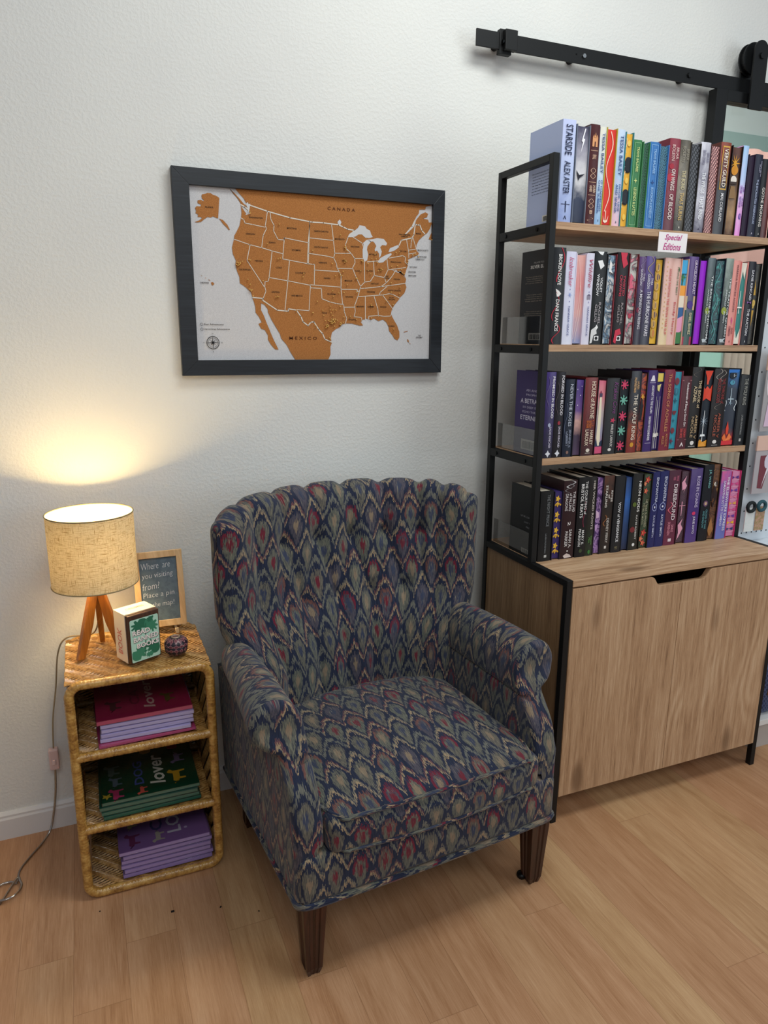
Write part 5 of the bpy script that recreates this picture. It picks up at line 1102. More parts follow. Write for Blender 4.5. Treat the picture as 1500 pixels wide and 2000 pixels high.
for fx_, fy_ in feet:
    d = Vector((fx_, fy_, 0)).normalized(); pz = Vector((-d.y, d.x, 0)); mb = MB()
    for (rr_, z, hw_, tk) in ((1.0, 0, .010, .0065), (.55, .085, .013, .0075), (.12, .180, .010, .007)):
        c_ = Vector((fx_, fy_, 0))*rr_ + Vector((0, 0, z))
        for a, b_ in ((-1, -1), (1, -1), (1, 1), (-1, 1)): mb.v.append(tuple(c_ + d*a*hw_ + pz*b_*tk))
    for i in range(2):
        for j in range(4): mb.face((i*4+j, i*4+(j+1) % 4, (i+1)*4+(j+1) % 4, (i+1)*4+j))
    mb.face((3, 2, 1, 0)); mb.face((8, 9, 10, 11)); fixo(mb.build('leg', TEAK, lp, bevel=.002))
MB().lathe([(0, .168), (.021, .168), (.022, .180), (.018, .192), (.016, .225), (0, .225)], (0, 0, 0), 20).build('socket', flat('e6dfd0', .4), lp, smooth=False)
mt, nt, b = newmat('glowing_bulb'); b.inputs['Emission Color'].default_value = (1, .74, .42, 1); b.inputs['Emission Strength'].default_value = 30
MB().lathe([(.0, .225), (.013, .227), (.016, .25), (.027, .277), (.030, .295), (.025, .313), (.013, .324), (0, .326)], (0, 0, 0), 20).build('bulb', mt, lp, smooth=True)
pd = bpy.data.lights.new('bulb_light', 'POINT'); pd.energy = 18; pd.color = (1, .72, .30); pd.shadow_soft_size = .034
po = bpy.data.objects.new('bulb_light', pd); C.objects.link(po); po.location = (LX, LY, TZ+.300)
CORD = glass_mat('clear_plastic_cord', 'cfc8bd', .15, .35)
def cord_pts(P_): return catmull([tuple(Vector(p_)-Vector((LX, LY, TZ-.002))) for p_ in P_], 8)
c1 = cord_pts([(-.30, -.185, .775), (-.30, -.14, .70), (-.318, -.09, .625), (-.385, -.075, .616), (-.412, -.06, .57), (-.428, -.034, .46), (-.445, -.03, .36), (-.452, -.03, .27)])
cd = MB().tube(c1, .0022, 8).build('power_cord', flat('9a8a70', .4), lp, smooth=True)
swp = Vector((-.453, -.03, .238))-Vector((LX, LY, TZ-.002))
q = MB().box(swp.x-.013, swp.x+.013, swp.y-.012, swp.y+.010, swp.z-.032, swp.z+.032); sw = q.build('cord_switch', flat('d8b9b4', .4), cd, bevel=.004)
q = MB().rbox(swp.x-.0045, swp.x+.0045, swp.y-.0155, swp.y-.011, swp.z-.014, swp.z+.002, .002, 3, (2, 2, 2)); q.build('rocker', flat('e3c6c0', .35), cd, smooth=True)
loop = [(-.582+.036*math.cos(a*PI/8+.9), -.245+.036*math.sin(a*PI/8+.9), .004+.0007*a) for a in range(0, 17)]
c2 = cord_pts([(-.453, -.03, .206), (-.458, -.031, .14), (-.468, -.034, .075), (-.482, -.045, .022), (-.505, -.075, .004), (-.535, -.125, .003), (-.556, -.17, .003)] + loop + [(-.60, -.29, .003), (-.66, -.34, .003), (-.75, -.36, .003)])
MB().tube(c2, .0032, 8).build('power_cord', CORD, lp, smooth=True)

# ------------------------------------------------------------ things on the cane shelf
TOP = .609
t = thing('chalkboard_sign', 'small chalkboard in a pale wood frame with handwritten white note', 'sign', (-.203, -.106, TOP))
Wc, Hc = .132, .213; PINE = wood_mat('pale_pine', ('c09a68', 'd4b184', 'e2c69a'), 'z', .7, .5)
tilt = math.radians(-9)
def cf(x, y, z): return (x, y*math.cos(tilt) - z*math.sin(tilt), y*math.sin(tilt) + z*math.cos(tilt) + .014)
fb = MB()
for (x0, x1, z0_, z1_) in ((0, .016, 0, Hc), (Wc-.016, Wc, 0, Hc), (.016, Wc-.016, 0, .018), (.016, Wc-.016, Hc-.018, Hc)):
    n = len(fb.v); fb.box(x0, x1, -.006, .006, z0_, z1_); fb.v[n:] = [cf(*p_) for p_ in fb.v[n:]]
fb.build('wooden_frame', PINE, t, bevel=.001)
q = MB().box(.014, Wc-.014, -.002, .003, .016, Hc-.016); q.v = [cf(*p_) for p_ in q.v]; q.build('slate_panel', speck_mat('slate', '566673', '61717d', 60, .7), t)
q = MB()
for s, x0, x1, z_ in (('Where  are', .021, .098, .163), ('you visiting', .021, .104, .134), ('from?', .021, .066, .106), ('Place a pin', .021, .104, .080), ('on the map!', .021, .102, .052)):
    put_text(q, s, lambda a, b_: cf(x0+(x1-x0)*a, -.0030, z_ + .018*b_ + .004*a), 0, .1, -.012)
q.build('chalk_writing', flat('d9dee2', .9), t)
q = MB()
for x in (.030, Wc-.030): q.box(x-.004, x+.004, -.030, -.004, 0, .006).box(x-.004, x+.004, -.030, -.026, .006, .014).box(x-.003, x+.003, -.004, .034, 0, .005)
q.build('easel_feet', flat('cdb894', .5), t)
# boxed block with a paper band
t = thing('coaster_block', 'stack of wooden coasters in a cream paper band, front one mint with leaves and lettering', 'coasters', (-.234, -.306, TOP+.002), math.radians(25))
BW, BD, BH = .084, .080, .128
DK = wood_mat('dark_stained_wood', ('2e1a12', '4a2c1c', '6a4328'), 'z', .8, .45)
for k in range(2):
    MB().box(0, BW, .0+k*.009, .008+k*.009, 0, BH).build('coaster', DK, t, bevel=.0015)
for k in range(6):
    MB().box(.001, BW-.001, .020+k*.0095, .0285+k*.0095, 0, BH-.001).build('coaster', DK, t, bevel=.0015)
MB().box(-.0012, BW+.0012, .016, .072, -.0012, BH+.0012).build('paper_band', flat('eadfc8', .6), t, bevel=.0006)
q = MB()
put_text(q, 'BOOK', lambda a, b_: (-.0017, .058-.022*b_, .018+.068*a), 0, 0, .02)
put_text(q, 'CRUMBS', lambda a, b_: (.018+.05*a, .040+.012*b_, BH+.0018), 1, 0, .01)
q.build('band_lettering', [flat('d98876', .6), flat('c9a489', .6)], t)
mats = [flat('b5d8c2', .5), flat('2f6b4f', .5), flat('f0e2da', .5), flat('2c2f38', .5), flat('3f8262', .5)]
q = MB(); pn = circ(.004+.0, 0, 0, 3)
def rrect(x0, x1, z0_, z1_, r): 
    o = []
    for cx, cz, a0 in ((x1-r, z0_+r, -PI/2), (x1-r, z1_-r, 0), (x0+r, z1_-r, PI/2), (x0+r, z0_+r, PI)): o += circ(cx, cz, r, 4, a0, a0+PI/2)+[(cx+r*math.cos(a0+PI/2), cz+r*math.sin(a0+PI/2))]
    return o
q.prism(rrect(.003, BW-.003, .003, BH-.012, .004), lambda a, b_, y: (a, y, b_), -.0004, 0, 0)
def leafy(cx, cz, r, an):
    n_ = 26; o = []
    for i in range(n_):
        th = 2*PI*i/n_; rr_ = r*(1 + .10*math.cos(th))*(1 if i % 3 or abs(th-PI) > 2.4 else .58)
        px, pz_ = rr_*math.cos(th)*1.1, rr_*math.sin(th)*.82
        o.append((cx+px*math.cos(an)-pz_*math.sin(an), cz+px*math.sin(an)+pz_*math.cos(an)))
    return o
for k_, (cx, cz, r, an) in enumerate(((.026, .098, .021, .3), (.062, .090, .020, 2.2), (.058, .108, .010, .9), (.026, .026, .021, 3.6), (.060, .034, .020, 5.4), (.050, .014, .009, 0))):
    n = len(q.v); pl = leafy(cx, cz, r, an); q.v += [(max(.004, min(BW-.004, a)), -.0006-.0001*k_, max(.005, min(BH-.014, b_))) for a, b_ in pl]; q.face(range(n, n+len(pl)), None, 1 if k_ % 2 == 0 else 4)
for pl in ([(.040, .03), (.042, .03), (.047, .1), (.045, .1)], [(.038, .012), (.040, .012), (.042, .05), (.040, .05)]):
    n = len(q.v); q.v += [(a, -.0013, b_) for a, b_ in pl]; q.face(range(n, n+4), None, 1)
for s, x0, x1, z_ in (('READ', .008, .056, .074), ('BANNED', .010, .078, .056), ('BOOKS', .018, .078, .038)):
    put_text(q, s, lambda a, b_: (x0+.0012+(x1-x0)*a, -.0015, z_-.0012+.013*b_), 3, 0, .035)
    put_text(q, s, lambda a, b_: (x0+(x1-x0)*a, -.0018, z_+.013*b_), 2, 0, .03)
q.build('printed_cover', mats, t)
# little decorated tin
tm, nt_, b_t = newmat('mandala_print_tin'); x, y, z = coords(nt_)
rad = (x*x+y*y).sqrt(); ang = V(nt_, x._op('ARCTAN2', y).s)
pt = ((ang*14).sin()*.5 + (z*520).sin()*.5 + (rad*420).sin()*.4 + voro(nt_, comb(nt_, x, y, z), 130)*.8).smooth(.0, .9)
setc(nt_, b_t, ramp(nt_, pt, [(.1, '241c26'), (.35, '8c4f58'), (.55, '3b3040'), (.75, 'c79f97'), (.95, '6b3440')])); b_t.inputs['Roughness'].default_value = .35
t = thing('trinket_tin', 'small round domed tin printed with a dark pink and black mandala', 'tin', (-.120, -.270, TOP+.001))
MB().lathe([(0, 0), (.021, 0), (.028, .008), (.0295, .018), (.028, .027), (0, .027)], (0, 0, 0), 36).build('tin_base', tm, t, smooth=True)
MB().lathe([(.0300, .024), (.0302, .029), (.028, .036), (.021, .0425), (.013, .045), (.0, .046)], (0, 0, 0), 36).build('tin_lid', tm, t, smooth=True)
MB().tube([(.010*math.cos(a*PI/12), .010*math.sin(a*PI/12), .0455) for a in range(24)], .0022, 6, True).build('lid_ring', flat('b9a48e', .35, .6), t, smooth=True)

# ------------------------------------------------------------ framed map
MAIN = [(0.1732,1.0),(0.187,0.9762),(0.2032,0.9513),(0.2111,0.9281),(0.2257,0.9208),(0.2172,0.9125),(0.222,0.8778),(0.2149,0.8598),(0.206,0.8759),(0.1919,0.9076),(0.1932,0.8683),(0.1906,0.8405),(0.1833,0.7938),(0.1699,0.7556),(0.162,0.7363),(0.1607,0.7176),(0.1512,0.6672),(0.1538,0.6301),(0.1644,0.5935),(0.1618,0.5681),(0.1674,0.5307),(0.1753,0.4995),(0.1766,0.4614),(0.1893,0.4494),(0.202,0.4342),(0.2189,0.4094),(0.2236,0.3792),(0.2288,0.3547),(0.234,0.3223),(0.2343,0.2895),(0.2472,0.2637),(0.2577,0.2309),(0.2443,0.2205),(0.2549,0.1909),(0.2691,0.1846),(0.2812,0.1514),(0.2808,0.1244),(0.2939,0.0908),(0.3095,0.0639),(0.3231,0.0627),(0.3143,0.0912),(0.3056,0.1182),(0.2948,0.1585),(0.2884,0.1852),(0.2777,0.225),(0.2672,0.2711),(0.2566,0.3037),(0.2573,0.3464),(0.2704,0.3372),(0.2834,0.3115),(0.2844,0.2917),(0.2982,0.2458),(0.3156,0.1995),(0.331,0.1595),(0.3353,0.1325),(0.3578,0.092),(0.3736,0.0442),(0.3918,0.0),(0.5345,0.0),(0.5441,0.0323),(0.544,0.0815),(0.5497,0.1026),(0.5463,0.1375),(0.551,0.1724),(0.5678,0.1938),(0.5871,0.2083),(0.5966,0.2259),(0.6136,0.2314),(0.6404,0.2309),(0.6601,0.2232),(0.6749,0.2181),(0.6898,0.22),(0.6797,0.2393),(0.6845,0.2535),(0.7041,0.2647),(0.7241,0.2564),(0.739,0.2661),(0.7593,0.2492),(0.7793,0.2606),(0.7947,0.2434),(0.8054,0.2153),(0.8084,0.1868),(0.8243,0.1585),(0.835,0.1336),(0.8481,0.1244),(0.857,0.1449),(0.8563,0.181),(0.8452,0.2238),(0.8328,0.2519),(0.8221,0.2799),(0.8166,0.301),(0.8212,0.3294),(0.8334,0.3582),(0.8506,0.3872),(0.8579,0.4052),(0.8778,0.4344),(0.8825,0.4522),(0.8872,0.4735),(0.8806,0.494),(0.8851,0.5222),(0.8779,0.546),(0.8871,0.5916),(0.8918,0.6092),(0.8938,0.6335),(0.8924,0.6505),(0.9034,0.6583),(0.926,0.6739),(0.9386,0.6819),(0.9434,0.694),(0.9328,0.7054),(0.9299,0.7222),(0.9318,0.7463),(0.9413,0.7745),(0.961,0.8036),(0.9809,0.826),(0.9929,0.8544),(1.0,0.8828),(1.0,0.893),(0.9867,0.891),(0.9837,0.9075),(0.958,0.9127),(0.9781,0.9237),(0.9826,0.9444),(0.9696,0.9529),(0.9472,0.937),(0.9279,0.9013),(0.9233,0.8807),(0.9205,0.8938),(0.9274,0.9213),(0.9395,0.9427),(0.9414,0.9663),(0.9692,0.9696),(0.9712,0.9865),(1.0,1.0)]
ISL = [[(0.1496,1.0),(0.1704,0.974),(0.1864,0.9491),(0.2026,0.921),(0.2191,0.9018),(0.2105,0.8947),(0.1941,0.9139),(0.1802,0.9483),(0.1641,0.9732),(0.1543,0.9946)],[(0.0477,0.955),(0.0598,0.9595),(0.068,0.9653),(0.0801,0.9651),(0.088,0.9573),(0.1001,0.9529),(0.1113,0.9425),(0.1075,0.8882),(0.1035,0.8276),(0.097,0.8299),(0.0849,0.8375),(0.0766,0.8305),(0.0644,0.8321),(0.0519,0.8187),(0.0392,0.8023),(0.025,0.7977),(0.015,0.7984),(0.0334,0.8106),(0.0439,0.8238),(0.038,0.8291),(0.0279,0.8279),(0.0292,0.843),(0.0205,0.848),(0.0229,0.8631),(0.0194,0.8775),(0.0257,0.8872),(0.0397,0.8871),(0.0428,0.8982),(0.0294,0.9054),(0.0306,0.9203),(0.0428,0.9248),(0.0506,0.9169),(0.054,0.9233),(0.047,0.9313),(0.0454,0.9458)],[(0.1051,0.8278),(0.1214,0.8205),(0.1374,0.795),(0.1459,0.7684),(0.1429,0.765),(0.1329,0.7823),(0.1209,0.7992),(0.1131,0.8166)],[(0.0646,0.4603),(0.073,0.4621),(0.0781,0.4517),(0.0695,0.4417)],[(0.0425,0.487),(0.0478,0.4855),(0.0465,0.4823)],[(0.0547,0.4772),(0.0596,0.4757),(0.0636,0.4703),(0.0579,0.4724)],[(0.0284,0.4978),(0.0329,0.4988),(0.032,0.4944)],[(0.9872,0.7857),(0.9942,0.8103),(1.0,0.8286),(1.0,0.7843)],[(0.8937,0.1349),(0.9001,0.1277),(0.9031,0.1096),(0.8951,0.1167)],[(0.9031,0.1096),(0.9101,0.1024),(0.9087,0.098)],[(0.877,0.1816),(0.8961,0.1879),(0.8962,0.185),(0.8782,0.1773)]]
LAKES = [[(0.6222,0.7666),(0.6292,0.7869),(0.655,0.8124),(0.6668,0.8267),(0.6738,0.8437),(0.6977,0.8398),(0.7051,0.8242),(0.7196,0.8158),(0.7247,0.7933),(0.7322,0.7775),(0.7178,0.7694),(0.6985,0.7708),(0.6839,0.7891),(0.6695,0.7877),(0.6554,0.7731),(0.6412,0.7684)],[(0.6892,0.7369),(0.7058,0.7584),(0.7253,0.7503),(0.7087,0.7188),(0.7065,0.6987),(0.7118,0.6658),(0.7073,0.6319),(0.6953,0.6208),(0.6877,0.6503),(0.6872,0.6969),(0.6918,0.7239)],[(0.7058,0.7584),(0.7324,0.7643),(0.7517,0.7728),(0.7811,0.769),(0.7963,0.7437),(0.7916,0.7299),(0.7744,0.7316),(0.7648,0.7173),(0.7725,0.6912),(0.768,0.6639),(0.7609,0.6498),(0.7605,0.6767),(0.7504,0.6959),(0.7431,0.6886),(0.7405,0.7017),(0.7476,0.7224),(0.74,0.7417),(0.7325,0.751),(0.7229,0.7467)],[(0.7538,0.6256),(0.7658,0.6502),(0.7926,0.6727),(0.8147,0.6848),(0.8174,0.6749),(0.7979,0.6495),(0.7785,0.6242),(0.7613,0.6194)],[(0.8022,0.6904),(0.8092,0.7147),(0.8461,0.7383),(0.8504,0.7252),(0.8318,0.7032),(0.8121,0.6913)],[(0.582,0.837),(0.5796,0.8561),(0.5889,0.87),(0.5959,0.8547),(0.5913,0.838)],[(0.211,0.919),(0.2175,0.9319),(0.2215,0.9203),(0.2279,0.9241),(0.2254,0.9026),(0.222,0.8778),(0.226,0.866),(0.2098,0.858),(0.2078,0.8608),(0.2164,0.871),(0.2188,0.8896)],[(0.8797,0.809),(0.9087,0.859),(0.9205,0.8938),(0.9256,0.891),(0.9164,0.8565),(0.8871,0.8131)],[(0.8166,0.5794),(0.8343,0.5739),(0.8367,0.5823),(0.847,0.5679),(0.857,0.5756),(0.8754,0.5458),(0.8783,0.5287),(0.8701,0.5558),(0.8622,0.569),(0.8497,0.5612)]]
THICK = [[(0.192,0.9136),(0.2065,0.9033),(0.2188,0.8896)],[(0.2256,0.9147),(0.2934,0.8875),(0.3824,0.8593),(0.4726,0.843),(0.5197,0.8431),(0.5843,0.8373),(0.6031,0.8264),(0.6219,0.8154),(0.6503,0.8106)],[(0.8502,0.7353),(0.8605,0.768),(0.908,0.7862),(0.9176,0.806),(0.9235,0.874),(0.9338,0.8684),(0.9438,0.8729),(0.955,0.8369),(0.9683,0.8179)],[(0.2236,0.3792),(0.2665,0.375),(0.262,0.3663),(0.3214,0.3066),(0.3665,0.3007),(0.3689,0.3155),(0.4009,0.3089),(0.4191,0.2706),(0.4281,0.2371),(0.449,0.214),(0.4607,0.2349),(0.4711,0.2387),(0.475,0.2354),(0.4938,0.1915),(0.5104,0.1644),(0.5199,0.1299),(0.5512,0.1097)],[(0.8797,0.809),(0.9087,0.859),(0.9228,0.9008)]]
THIN = [[(0.1905,0.8387),(0.2009,0.8295),(0.2047,0.8115),(0.2343,0.8055),(0.2813,0.7951)],[(0.2933,0.8831),(0.2836,0.8047),(0.2877,0.7865),(0.2742,0.7476),(0.2666,0.6747)],[(0.1615,0.7146),(0.2195,0.6892),(0.2666,0.6747),(0.3078,0.6595),(0.3495,0.646)],[(0.3041,0.8813),(0.3058,0.8444),(0.3183,0.8085),(0.3158,0.7769),(0.3264,0.7466),(0.3327,0.7283),(0.357,0.7276),(0.3584,0.7404)],[(0.3571,0.7402),(0.4555,0.7198)],[(0.4636,0.8432),(0.4555,0.7198),(0.4504,0.5944)],[(0.3584,0.7404),(0.3492,0.6152),(0.4504,0.5944),(0.472,0.5916),(0.4805,0.5916),(0.4779,0.468)],[(0.3078,0.6595),(0.2926,0.5014),(0.2879,0.4785),(0.2759,0.4757),(0.2742,0.4452),(0.2782,0.4194),(0.2666,0.3763)],[(0.2216,0.6894),(0.2071,0.597),(0.272,0.445)],[(0.3768,0.6079),(0.3682,0.4871),(0.3529,0.3027)],[(0.2926,0.5014),(0.3681,0.4858),(0.4615,0.4637),(0.4603,0.4669),(0.5931,0.4586)],[(0.4009,0.3116),(0.454,0.3073),(0.4615,0.4637)],[(0.4614,0.4484),(0.4716,0.4477),(0.5081,0.4466),(0.5095,0.3829),(0.5435,0.3644),(0.5721,0.3556),(0.6033,0.3504)],[(0.4629,0.8463),(0.4543,0.5915)],[(0.4603,0.7486),(0.5614,0.7423)],[(0.4555,0.6566),(0.5383,0.6442),(0.5617,0.6364)],[(0.4804,0.5575),(0.5856,0.5541)],[(0.5542,0.834),(0.5614,0.7423),(0.5663,0.665),(0.5617,0.6364),(0.5736,0.601),(0.576,0.5747),(0.5856,0.5541),(0.5928,0.5292),(0.5922,0.445),(0.5984,0.3535)],[(0.5654,0.665),(0.6372,0.6693)],[(0.577,0.5747),(0.6402,0.5762)],[(0.6503,0.8119),(0.6246,0.7668),(0.6131,0.7231),(0.6156,0.6971),(0.6372,0.6693),(0.6517,0.6406),(0.6543,0.6141),(0.6426,0.5798),(0.6575,0.527),(0.6774,0.4673),(0.6752,0.4501),(0.6659,0.4016),(0.6517,0.3459),(0.6545,0.308),(0.6489,0.2744),(0.6818,0.2709),(0.6845,0.2465)],[(0.6517,0.6393),(0.6902,0.6425)],[(0.5932,0.4451),(0.6655,0.4481),(0.6607,0.4355),(0.6704,0.4361)],[(0.6058,0.3333),(0.6518,0.3355)],[(0.6033,0.3504),(0.6059,0.3058),(0.6158,0.2648),(0.6112,0.2313)],[(0.6987,0.4034),(0.6993,0.2575)],[(0.6634,0.4015),(0.7768,0.4181)],[(0.7386,0.4077),(0.7557,0.3264),(0.7588,0.2809)],[(0.7141,0.2581),(0.7139,0.2791),(0.7588,0.2859),(0.784,0.2805),(0.8144,0.2832),(0.8177,0.2975)],[(0.6766,0.4536),(0.6946,0.4561),(0.7859,0.4741),(0.8841,0.4977)],[(0.7768,0.4181),(0.8027,0.3707),(0.8263,0.3261)],[(0.7768,0.4181),(0.8068,0.4268),(0.822,0.4242),(0.8555,0.4015)],[(0.7618,0.4173),(0.7666,0.4349),(0.796,0.4713)],[(0.6774,0.4673),(0.6967,0.4958),(0.7211,0.5008),(0.7378,0.5395),(0.7601,0.5342),(0.785,0.5291),(0.8016,0.5817),(0.7955,0.6459)],[(0.6953,0.6208),(0.6967,0.4958)],[(0.7357,0.6241),(0.7393,0.5396)],[(0.7074,0.6218),(0.7611,0.6329)],[(0.8017,0.5783),(0.8819,0.5981)],[(0.8054,0.6521),(0.8676,0.6724),(0.8804,0.6632),(0.8786,0.6322),(0.8916,0.6161)],[(0.785,0.5291),(0.7931,0.4953),(0.8199,0.5384),(0.8343,0.5739)],[(0.7685,0.4696),(0.7931,0.4953)],[(0.8845,0.7724),(0.8949,0.6952),(0.8957,0.6611)],[(0.9044,0.7233),(0.9061,0.7575),(0.9105,0.7851)],[(0.9129,0.7921),(0.93,0.7188)],[(0.8971,0.7091),(0.9274,0.7186)],[(0.8977,0.6852),(0.928,0.6947)],[(0.9128,0.6899),(0.9142,0.6729)],[(0.6435,0.7706),(0.6603,0.7572),(0.6844,0.7364),(0.6894,0.7171)]]
LAB = [(0.0712,0.8868,'ALASKA',0.0314),(0.0409,0.4574,'HAWAII',0.0305),(0.2469,0.8464,'WASHINGTON',0.0538),(0.224,0.7506,'OREGON',0.0349),(0.3088,0.709,'IDAHO',0.026),(0.3895,0.7985,'MONTANA',0.0394),(0.4055,0.6715,'WYOMING',0.0367),(0.1971,0.5424,'CALIFORNIA',0.0466),(0.2546,0.5972,'NEVADA',0.0314),(0.3336,0.5625,'UTAH',0.0215),(0.4205,0.5366,'COLORADO',0.0412),(0.3168,0.4158,'ARIZONA',0.0332),(0.4051,0.3972,'NEW MEXICO',0.0457),(0.0686,0.2143,'Past Adventures',0.0753),(0.0797,0.1854,'Upcoming Adventures',0.0995),(0.5105,0.7915,'NORTH DAKOTA',0.0591),(0.5091,0.6965,'SOUTH DAKOTA',0.0573),(0.5161,0.6043,'NEBRASKA',0.0358),(0.5329,0.511,'KANSAS',0.0278),(0.5885,0.7521,'MINNESOTA',0.0412),(0.6535,0.7117,'WISCONSIN',0.0385),(0.607,0.6223,'IOWA',0.0188),(0.625,0.4998,'MISSOURI',0.0323),(0.6688,0.5636,'ILLINOIS',0.0287),(0.7183,0.5673,'INDIANA',0.0287),(0.7654,0.579,'OHIO',0.0197),(0.7336,0.6703,'MICHIGAN',0.0341),(0.5514,0.4136,'OKLAHOMA',0.0385),(0.6276,0.4002,'ARKANSAS',0.0341),(0.5199,0.2952,'TEXAS',0.0215),(0.6412,0.2561,'LOUISIANA',0.0349),(0.6767,0.3401,'MISSISSIPPI',0.0323),(0.7236,0.341,'ALABAMA',0.0305),(0.78,0.3416,'GEORGIA',0.0296),(0.8196,0.2179,'FLORIDA',0.0269),(0.7239,0.4345,'TENNESSEE',0.0367),(0.742,0.4878,'KENTUCKY',0.0358),(0.8373,0.6289,'PENNSYLVANIA',0.0484),(0.8419,0.5206,'VIRGINIA',0.0296),(0.796,0.5313,'WEST\nVIRGINIA',0.0251),(0.8317,0.4485,'NORTH CAROLINA',0.0591),(0.8184,0.3967,'SOUTH\nCAROLINA',0.0332),(0.8695,0.6998,'NEW YORK',0.0332),(0.9392,0.8163,'MAINE',0.0224),(0.8749,0.7984,'NEW HAMPSHIRE\nVERMONT',0.052),(0.9614,0.7127,'MASSACHUSETTS',0.0502),(0.9568,0.6717,'RHODE ISLAND',0.0448),(0.9475,0.6544,'CONNECTICUT',0.043),(0.918,0.6023,'NEW JERSEY',0.0367),(0.9121,0.572,'DELAWARE',0.0341),(0.9137,0.5485,'MARYLAND',0.0358),(0.9511,0.1515,'THE\nBAHAMAS',0.0296)]
BIG = [(0.596,0.9316,'C A N A D A',0.1165),(0.4272,0.1353,'M E X I C O',0.1174)]
PINS = [('w',0.2229,0.8779),('w',0.2261,0.8691),('w',0.3381,0.8169),('w',0.2886,0.6976),('w',0.1877,0.5872),('w',0.2145,0.6008),('w',0.22,0.5994),('w',0.1671,0.5811),('w',0.1726,0.5784),('w',0.1791,0.5821),('w',0.1652,0.5697),('w',0.1702,0.5656),('w',0.1754,0.5692),('w',0.1798,0.5759),('w',0.3292,0.6123),('w',0.3382,0.6175),('w',0.4333,0.5343),('w',0.4295,0.511),('w',0.2072,0.4839),('w',0.2154,0.4562),('w',0.2672,0.479),('w',0.2127,0.4264),('w',0.2169,0.4222),('w',0.2222,0.4238),('w',0.219,0.4159),('w',0.2259,0.3884),('w',0.3164,0.3843),('w',0.3236,0.3893),('w',0.3281,0.3863),('w',0.3995,0.3068),('w',0.4679,0.2943),('t',0.5893,0.7763),('e',0.6098,0.711),('e',0.6075,0.7016),('e',0.6109,0.6979),('e',0.6166,0.6853),('t',0.4715,0.6729),('t',0.5534,0.6007),('t',0.6041,0.63),('e',0.6089,0.6224),('e',0.6137,0.6188),('e',0.6066,0.6116),('e',0.6831,0.6299),('e',0.6856,0.62),('e',0.6807,0.6263),('e',0.7257,0.6414),('e',0.7448,0.6417),('e',0.7395,0.6695),('e',0.709,0.6105),('e',0.75,0.6185),('e',0.6765,0.5635),('e',0.7095,0.566),('e',0.7205,0.5464),('e',0.7547,0.568),('e',0.7668,0.5825),('e',0.7719,0.5761),('e',0.7655,0.5722),('e',0.8346,0.6886),('e',0.851,0.6927),('e',0.8148,0.5998),('e',0.8413,0.6046),('e',0.912,0.6796),('e',0.9257,0.6842),('e',0.8863,0.626),('e',0.8896,0.64),('e',0.8609,0.5827),('e',0.8633,0.5622),('e',0.8736,0.5561),('t',0.5667,0.526),('t',0.5856,0.5434),('t',0.588,0.5302),('t',0.5961,0.5294),('t',0.6007,0.5565),('e',0.617,0.4736),('e',0.6561,0.5168),('e',0.6615,0.5138),('t',0.6029,0.4253),('t',0.5538,0.4326),('t',0.5804,0.4206),('t',0.5567,0.4003),('e',0.6583,0.4286),('e',0.8541,0.4693),('e',0.8152,0.4356),('e',0.8523,0.4294),('e',0.8131,0.4966),('e',0.7229,0.3542),('e',0.7255,0.3473),('e',0.8232,0.3577),('e',0.8277,0.196),('e',0.7925,0.3786),('e',0.6303,0.2758),('e',0.6574,0.256),('e',0.725,0.2676),('t',0.5435,0.3372),('t',0.5865,0.3379),('t',0.5422,0.3133),('t',0.5541,0.3118),('t',0.5665,0.3137),('t',0.5104,0.3098),('t',0.5469,0.295),('t',0.5142,0.28),('t',0.5541,0.2796),('t',0.4691,0.2944),('t',0.4879,0.3649),('t',0.4811,0.2117),('t',0.6013,0.2725),('t',0.5213,0.246),('t',0.5351,0.2479),('t',0.5413,0.2426),('t',0.5461,0.2401),('t',0.5494,0.2485),('t',0.5542,0.2521),('t',0.558,0.2474),('t',0.5523,0.2382),('t',0.5557,0.2335),('t',0.5605,0.242),('t',0.5638,0.2573),('t',0.5571,0.257),('t',0.5461,0.2311),('t',0.5509,0.2278),('t',0.5734,0.2493),('t',0.5605,0.2109),('t',0.5247,0.2166),('t',0.5304,0.2202),('t',0.5271,0.2098),('t',0.5237,0.2028),('t',0.5318,0.2079),('t',0.5342,0.2148),('t',0.5869,0.236),('t',0.5903,0.2306),('t',0.5846,0.2255),('t',0.5918,0.2279),('t',0.588,0.2208),('t',0.5381,0.1359),('t',0.5415,0.1304),('t',0.599,0.2364),('t',0.5629,0.2338),('t',0.5485,0.2567),('t',0.5652,0.2504),('e',1.0,0.7818),('e',0.6108,0.7065),('e',0.9389,0.6682)]
COMP = (0.0619,0.1049); CR = 0.026099999999999998; LEG = [(0.0214,0.2139),(0.0218,0.1855)]
FX,FZ,FW,FH = -.032,1.3084,.79,.5323
mp = thing('framed_map','large black framed cork push pin map of the United States on the wall','framed map',(FX,-.001,FZ))
bx0,bx1,bz = .043,.038,.045
ix0,ix1,iz0,iz1 = .0435,FW-.038,.042,FH-.042
BLK = wood_mat('black_ash_frame',('14171c','1e2228','282d34'),'x',1,.45)
fm = MB()
def fbar(poly):
    fm.prism(poly,lambda a,b_,y:(a,y,b_),-.022,0)
fbar([(0,0),(FW,0),(ix1,iz0),(ix0,iz0)]); fbar([(0,FH),(ix0,iz1),(ix1,iz1),(FW,FH)])
fbar([(0,0),(ix0,iz0),(ix0,iz1),(0,FH)]); fbar([(FW,0),(FW,FH),(ix1,iz1),(ix1,iz0)])
fixo(fm.build('picture_frame',BLK,mp,bevel=.0008))
YM = -.0105
def mpt(p,e=0): return (ix0+(ix1-ix0)*p[0],YM-e,iz0+(iz1-iz0)*p[1])
